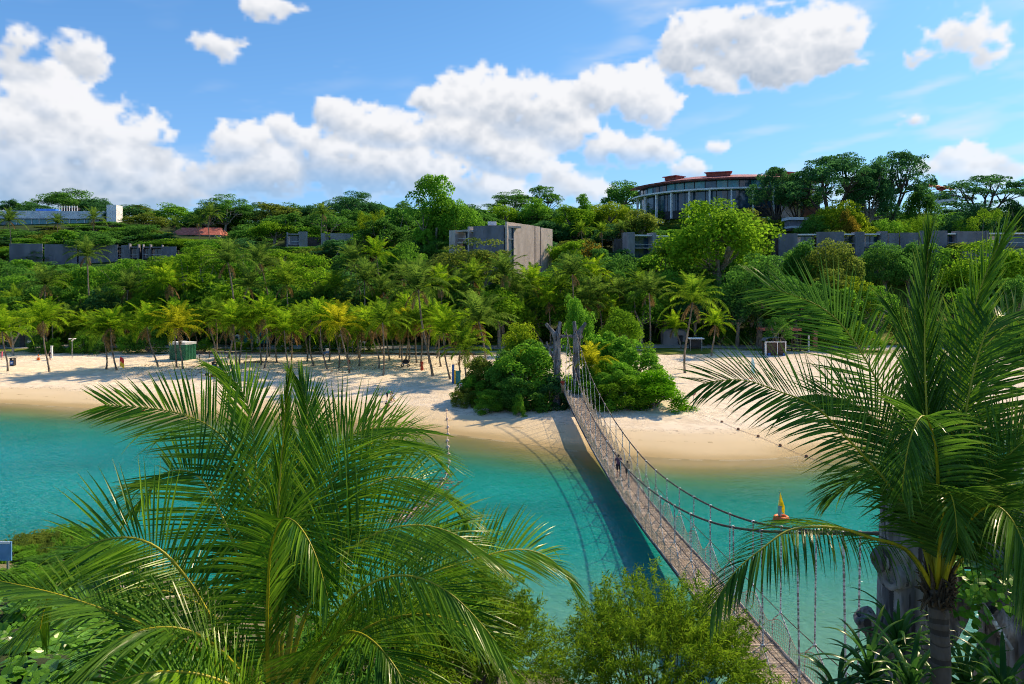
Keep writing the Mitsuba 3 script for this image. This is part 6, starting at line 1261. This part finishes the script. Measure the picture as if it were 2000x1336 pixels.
# ------------------------------------------------------------------ people
matte('skin', (.42, .25, .17), (.48, .29, .20), 8, .6)
matte('skin_dark', (.20, .11, .07), (.25, .14, .09), 8, .6)
matte('hair_black', (.012, .010, .009), (.022, .018, .016), 20, .5)
for nm, c in (('cloth_white', (.72, .74, .78)), ('cloth_black', (.022, .022, .026)), ('cloth_red', (.42, .06, .03)), ('cloth_green', (.05, .32, .14)), ('cloth_blue', (.06, .16, .42)), ('cloth_plum', (.12, .055, .10)), ('cloth_orange', (.70, .28, .05)), ('cloth_pink', (.62, .10, .18)), ('cloth_grey', (.22, .22, .24)), ('cloth_tan', (.50, .36, .22))):
    matte(nm, c, tuple(x * .82 for x in c), 9, .85)
def person(label, base, height_, yaw, pose, top, bottom, skin='skin', hair='hair_black', dress=False, hat=None, held=None):
    """A figure 1.75 units tall built round its joints, facing -y before yaw; body (> nothing), top, bottom, hair."""
    k = new('person'); tag(k, label, 'person')
    J = dict(pel=(0, 0, .95), chest=(0, 0, 1.28), neck=(0, .01, 1.47), head=(0, -.02, 1.62), shL=(-.19, 0, 1.42), shR=(.19, 0, 1.42), elL=(-.25, .02, 1.14), elR=(.25, .02, 1.14), haL=(-.26, -.08, .90), haR=(.26, -.08, .90),
             hipL=(-.10, 0, .92), hipR=(.10, 0, .92), knL=(-.11, -.03, .50), knR=(.11, -.03, .50), ftL=(-.11, .02, .08), ftR=(.11, .02, .08))
    if pose == 'walk': J.update(knL=(-.1, -.16, .52), ftL=(-.1, -.22, .09), knR=(.1, .02, .50), ftR=(.1, .24, .12), elL=(-.25, .12, 1.16), haL=(-.24, .14, .93), elR=(.25, -.1, 1.16), haR=(.22, -.26, .98))
    if pose == 'bend': J.update(chest=(0, -.24, 1.18), neck=(0, -.42, 1.18), head=(0, -.56, 1.14), shL=(-.19, -.36, 1.20), shR=(.19, -.36, 1.20), elL=(-.2, -.42, .93), elR=(.2, -.42, .93), haL=(-.12, -.5, .68), haR=(.12, -.5, .68))
    if pose in ('squat', 'kneel'):
        J = {n: (x, y, z - .52) for n, (x, y, z) in J.items()}; J.update(knL=(-.2, -.36, .46), knR=(.2, -.36, .46), ftL=(-.14, -.02, .07), ftR=(.14, -.02, .07), chest=(0, -.16, .74), neck=(0, -.25, .90), head=(0, -.32, 1.03), shL=(-.19, -.22, .86), shR=(.19, -.22, .86), elL=(-.22, -.40, .62), elR=(.22, -.40, .62), haL=(-.08, -.50, .42), haR=(.08, -.50, .42), hipL=(-.1, .02, .40), hipR=(.1, .02, .40), pel=(0, 0, .43))
    if pose == 'sit':
        J = {n: (x, y, z - .80) for n, (x, y, z) in J.items()}; J.update(hipL=(-.1, 0, .13), hipR=(.1, 0, .13), pel=(0, 0, .16), knL=(-.16, -.38, .40), knR=(.16, -.38, .40), ftL=(-.14, -.62, .07), ftR=(.14, -.62, .07), haL=(-.14, -.36, .40), haR=(.14, -.36, .40), elL=(-.26, -.14, .36), elR=(.26, -.14, .36))
    if pose == 'lie':
        J = {n: (x, (z - .9), .12 + .02 * (n in ('head', 'chest'))) for n, (x, y, z) in J.items()}; J.update(knL=(-.11, -.42, .34), haL=(-.3, .05, .1), haR=(.3, .05, .1))
    if pose == 'float':
        J = {n: (x, y, z - 1.25) for n, (x, y, z) in J.items()}
    R = dict(pel=.125, chest=.135, neck=.055, head=.095, shL=.065, shR=.065, elL=.042, elR=.042, haL=.03, haR=.03, hipL=.088, hipR=.088, knL=.058, knR=.058, ftL=.042, ftR=.042)
    P = {n: np.array(v, float) for n, v in J.items()}
    b = lambda n, g=0.0: (P[n], R[n] + g)
    ms = [hull(b('pel'), b('chest')), hull(b('chest'), b('neck'), b('shL'), b('shR')), hull(b('neck'), (P['head'] * .8 + P['neck'] * .2, .055)), hull(b('pel'), b('hipL'), b('hipR'))]
    up = unit(P['head'] - P['neck']); fw = np.array([0, -1., 0]) if pose != 'lie' else np.array([0, 0, 1.])
    ms += [hull((P['head'] + up * .03, .092), (P['head'] - up * .05 + fw * .03, .062)), hull((P['head'] + fw * .09, .014), (P['head'] + fw * .105 - up * .03, .016))]
    ms += [hull((P['head'] + [s * .09, .01, 0], .018), (P['head'] + [s * .09, .01, 0] - up * .04, .014)) for s in (-1, 1)]
    for s in 'LR':
        ms += [hull(b('sh' + s), b('el' + s)), hull(b('el' + s), b('ha' + s)), hull(b('hip' + s), b('kn' + s)), hull(b('kn' + s), b('ft' + s)), hull(b('ft' + s), (P['ft' + s] + fw * .17 - [0, 0, .03], .03), (P['ft' + s] - [0, 0, .02], .045))]
        d = unit(P['ha' + s] - P['el' + s]); a = unit(np.cross(d, [1, .2, .1])); pal = P['ha' + s] + d * .07
        ms.append(hull((P['ha' + s], .026), (pal + a * .025, .018), (pal - a * .025, .018)))
        for i, L in enumerate((.062, .075, .07, .055)):
            r0 = pal + a * (.03 - .02 * i); r1 = r0 + d * L * .6 + fw * .012; ms += [hull((r0, .0095), (r1, .009), seg=6), hull((r1, .009), (r1 + d * L * .4 + fw * .02, .008), seg=6)]
        ms.append(hull((P['ha' + s] + a * .025 + d * .02, .011), (P['ha' + s] + a * .055 + d * .06, .009), seg=6))
    M4 = T().translate(list(map(float, base))).rotate([0, 0, 1], yaw).scale(height_ / 1.75)
    def emit(n, mans, bs_, taub=True):
        m = union(mans); m = m.refine_to_length(.05).to_mesh(); t = trimesh.Trimesh(np.array(m.vert_properties[:, :3], float), np.array(m.tri_verts))
        if taub: trimesh.smoothing.filter_taubin(t, iterations=4)
        scene[f'{k}__{n}'] = ply(t, bs_, True, to_world=M4)
    emit('body', ms, skin, False)
    g = .016
    tp = [hull(b('pel', g), b('chest', g)), hull(b('chest', g), (P['neck'] - up * .03, .07), b('shL', g), b('shR', g))] + [hull(b('sh' + s, g), (P['sh' + s] * .4 + P['el' + s] * .6, .062)) for s in 'LR']
    emit('top', tp, top)
    if dress: bt = [hull(b('pel', g + .01), b('hipL', g), b('hipR', g), *((P['ft' + s] * .72 + P['kn' + s] * .28 + [(-.1 if s == 'L' else .1), q, 0], .09) for s in 'LR' for q in (-.06, .06)))]
    else: bt = [hull(b('pel', g + .006), b('hipL', g), b('hipR', g))] + [hull(b('hip' + s, g + .004), (P['hip' + s] * .1 + P['kn' + s] * .9, .078)) for s in 'LR']
    emit('skirt' if dress else 'shorts', bt, bottom)
    hh = [hull((P['head'] + up * .045 - fw * .02, .098), (P['head'] - fw * .045 + up * .0, .078))]
    emit('hair', hh, hair)
    if hat: emit('hat', [hull((P['head'] + up * .10, .10), (P['head'] + up * .07, .105)), hull(*((P['head'] + up * .08 + np.array([.17 * math.cos(a), .17 * math.sin(a), 0]), .012) for a in np.arange(12) * .5236))], hat)
    return k
def stand(px, py): g = on_ground(px, py); return g
y = 56.2
person('dark-dressed adult with a plum top crossing the bridge', deck_pt(y, -.15, .02), 1.68, 170, 'walk', 'cloth_plum', 'cloth_black')
person('smaller walker in dark shorts and tan top just ahead on the bridge', deck_pt(y - .6, .5, .02), 1.35, 165, 'walk', 'cloth_tan', 'cloth_black')
person('person in reddish clothes standing where the bridge deck meets the far thicket', deck_pt(86.8, -1.25, .02), 1.65, 20, 'stand', 'cloth_red', 'cloth_tan')
person('woman in a long rust red dress standing in the grove', stand(824, 724), 1.68, -30, 'stand', 'cloth_red', 'cloth_red', dress=True)
person('child in a rust top and dark shorts walking among the grove trunks', stand(681, 718), 1.45, 60, 'walk', 'cloth_red', 'cloth_black', skin='skin_dark')
person('adult in a green shirt bending over the sand', stand(756, 783), 1.70, 90, 'bend', 'cloth_green', 'cloth_black')
person('person in white squatting on the sand beside the bending adult', stand(771, 784), 1.65, -70, 'squat', 'cloth_white', 'cloth_white')
person('small child in orange playing between the two grown-ups', stand(764, 786), .95, 10, 'squat', 'cloth_orange', 'cloth_orange')
person('person in black with a white hat sitting nearest the water', stand(755, 797), 1.62, 150, 'sit', 'cloth_black', 'cloth_black', hat='cloth_white')
person('walker in a blue top by the small white and blue board', stand(634, 703), 1.68, 40, 'walk', 'cloth_blue', 'cloth_white')
person('walker in dark clothes at the edge of the sand behind the first bright palm', stand(97, 704), 1.70, 90, 'walk', 'cloth_black', 'cloth_black')
person('person in pink partly hidden behind the first leaning palm', stand(4, 703), 1.70, -60, 'stand', 'cloth_pink', 'cloth_pink')
person('sunbather lying on a red towel under the grove shade', on_ground(422, 735) + [0, 0, .05], 1.70, 90, 'lie', 'cloth_black', 'cloth_black')
D = CH * F / (808 - YH); person('swimmer standing up to the chest beyond the bright palm', at(277, 806, 90.0) * [1, 1, 0] + [0, 0, .15], 1.70, 30, 'float', 'cloth_red', 'cloth_black', skin='skin_dark')
person('swimmer low in the water beside the standing one', at(245, 815, 87.5) * [1, 1, 0] + [0, 0, -.1], 1.65, -30, 'float', 'cloth_tan', 'cloth_black')
k = new('beach_towel'); g = on_ground(424, 735); tag(k, 'red towel spread on the sand under the sunbather', 'towel'); scene[k] = ply(box(g[0] + .1, g[1], g[2] + .06, 2.3, 1.2, .03), 'sign_red')
k = new('beach_towel'); g = on_ground(436, 738); tag(k, 'white towel crumpled beside the red one', 'towel'); m = box(g[0] + .3, g[1], g[2] + .05, 1.2, .8, .05).subdivide().subdivide(); m.vertices += np.array([[0, 0, 1.0]]) * (meshkit.noise(np.array(m.vertices) * 4)[:, None] * .12); scene[k] = ply(m, 'cloth_white')
k = new('beach_bag'); g = on_ground(404, 734); tag(k, 'dark bag lying at the end of the red towel', 'bag'); m = trimesh.creation.icosphere(2, .28); m.apply_scale((1.2, .8, .7)); m.apply_translation(g + [0, 0, .18]); scene[f'{k}__body'] = ply(m, 'cloth_black', True); scene[f'{k}__strap'] = ply(tube([g + [-.2, 0, .3], g + [0, 0, .5], g + [.2, 0, .3]], .02, 5), 'cloth_grey', True)
k = new('pushchair'); g = on_ground(792, 717); tag(k, 'dark pushchair parked on the sand in the grove', 'pushchair')
m = trimesh.creation.icosphere(2, .5); m.apply_scale((1.1, .7, .8)); m.apply_translation(g + [.05, 0, .85]); part(k, 'hood', m, 'cloth_black', smooth=True); part(k, 'seat', box(*(g + [-.15, 0, .55]), .9, .5, .2), 'cloth_grey'); part(k, 'handle', tube([g + [.35, 0, .5], g + [.75, 0, 1.15], g + [.95, 0, 1.2]], .03, 6), 'black_plastic', smooth=True)
for dx, dy in ((-.5, -.27), (-.5, .27), (.45, -.27), (.45, .27)):
    m = trimesh.creation.torus(.2, .045, 16, 6); m.apply_transform(trimesh.transformations.rotation_matrix(np.pi / 2, [1, 0, 0])); m.apply_translation(g + [dx, dy, .24]); part(k, 'wheel', m, 'black_plastic', smooth=True)
for dy in (-.24, .24): part(k, 'frame', tube([g + [-.5, dy, .24], g + [.1, dy, .6], g + [.45, dy, .24]], .02, 5), 'grey_metal', smooth=True)
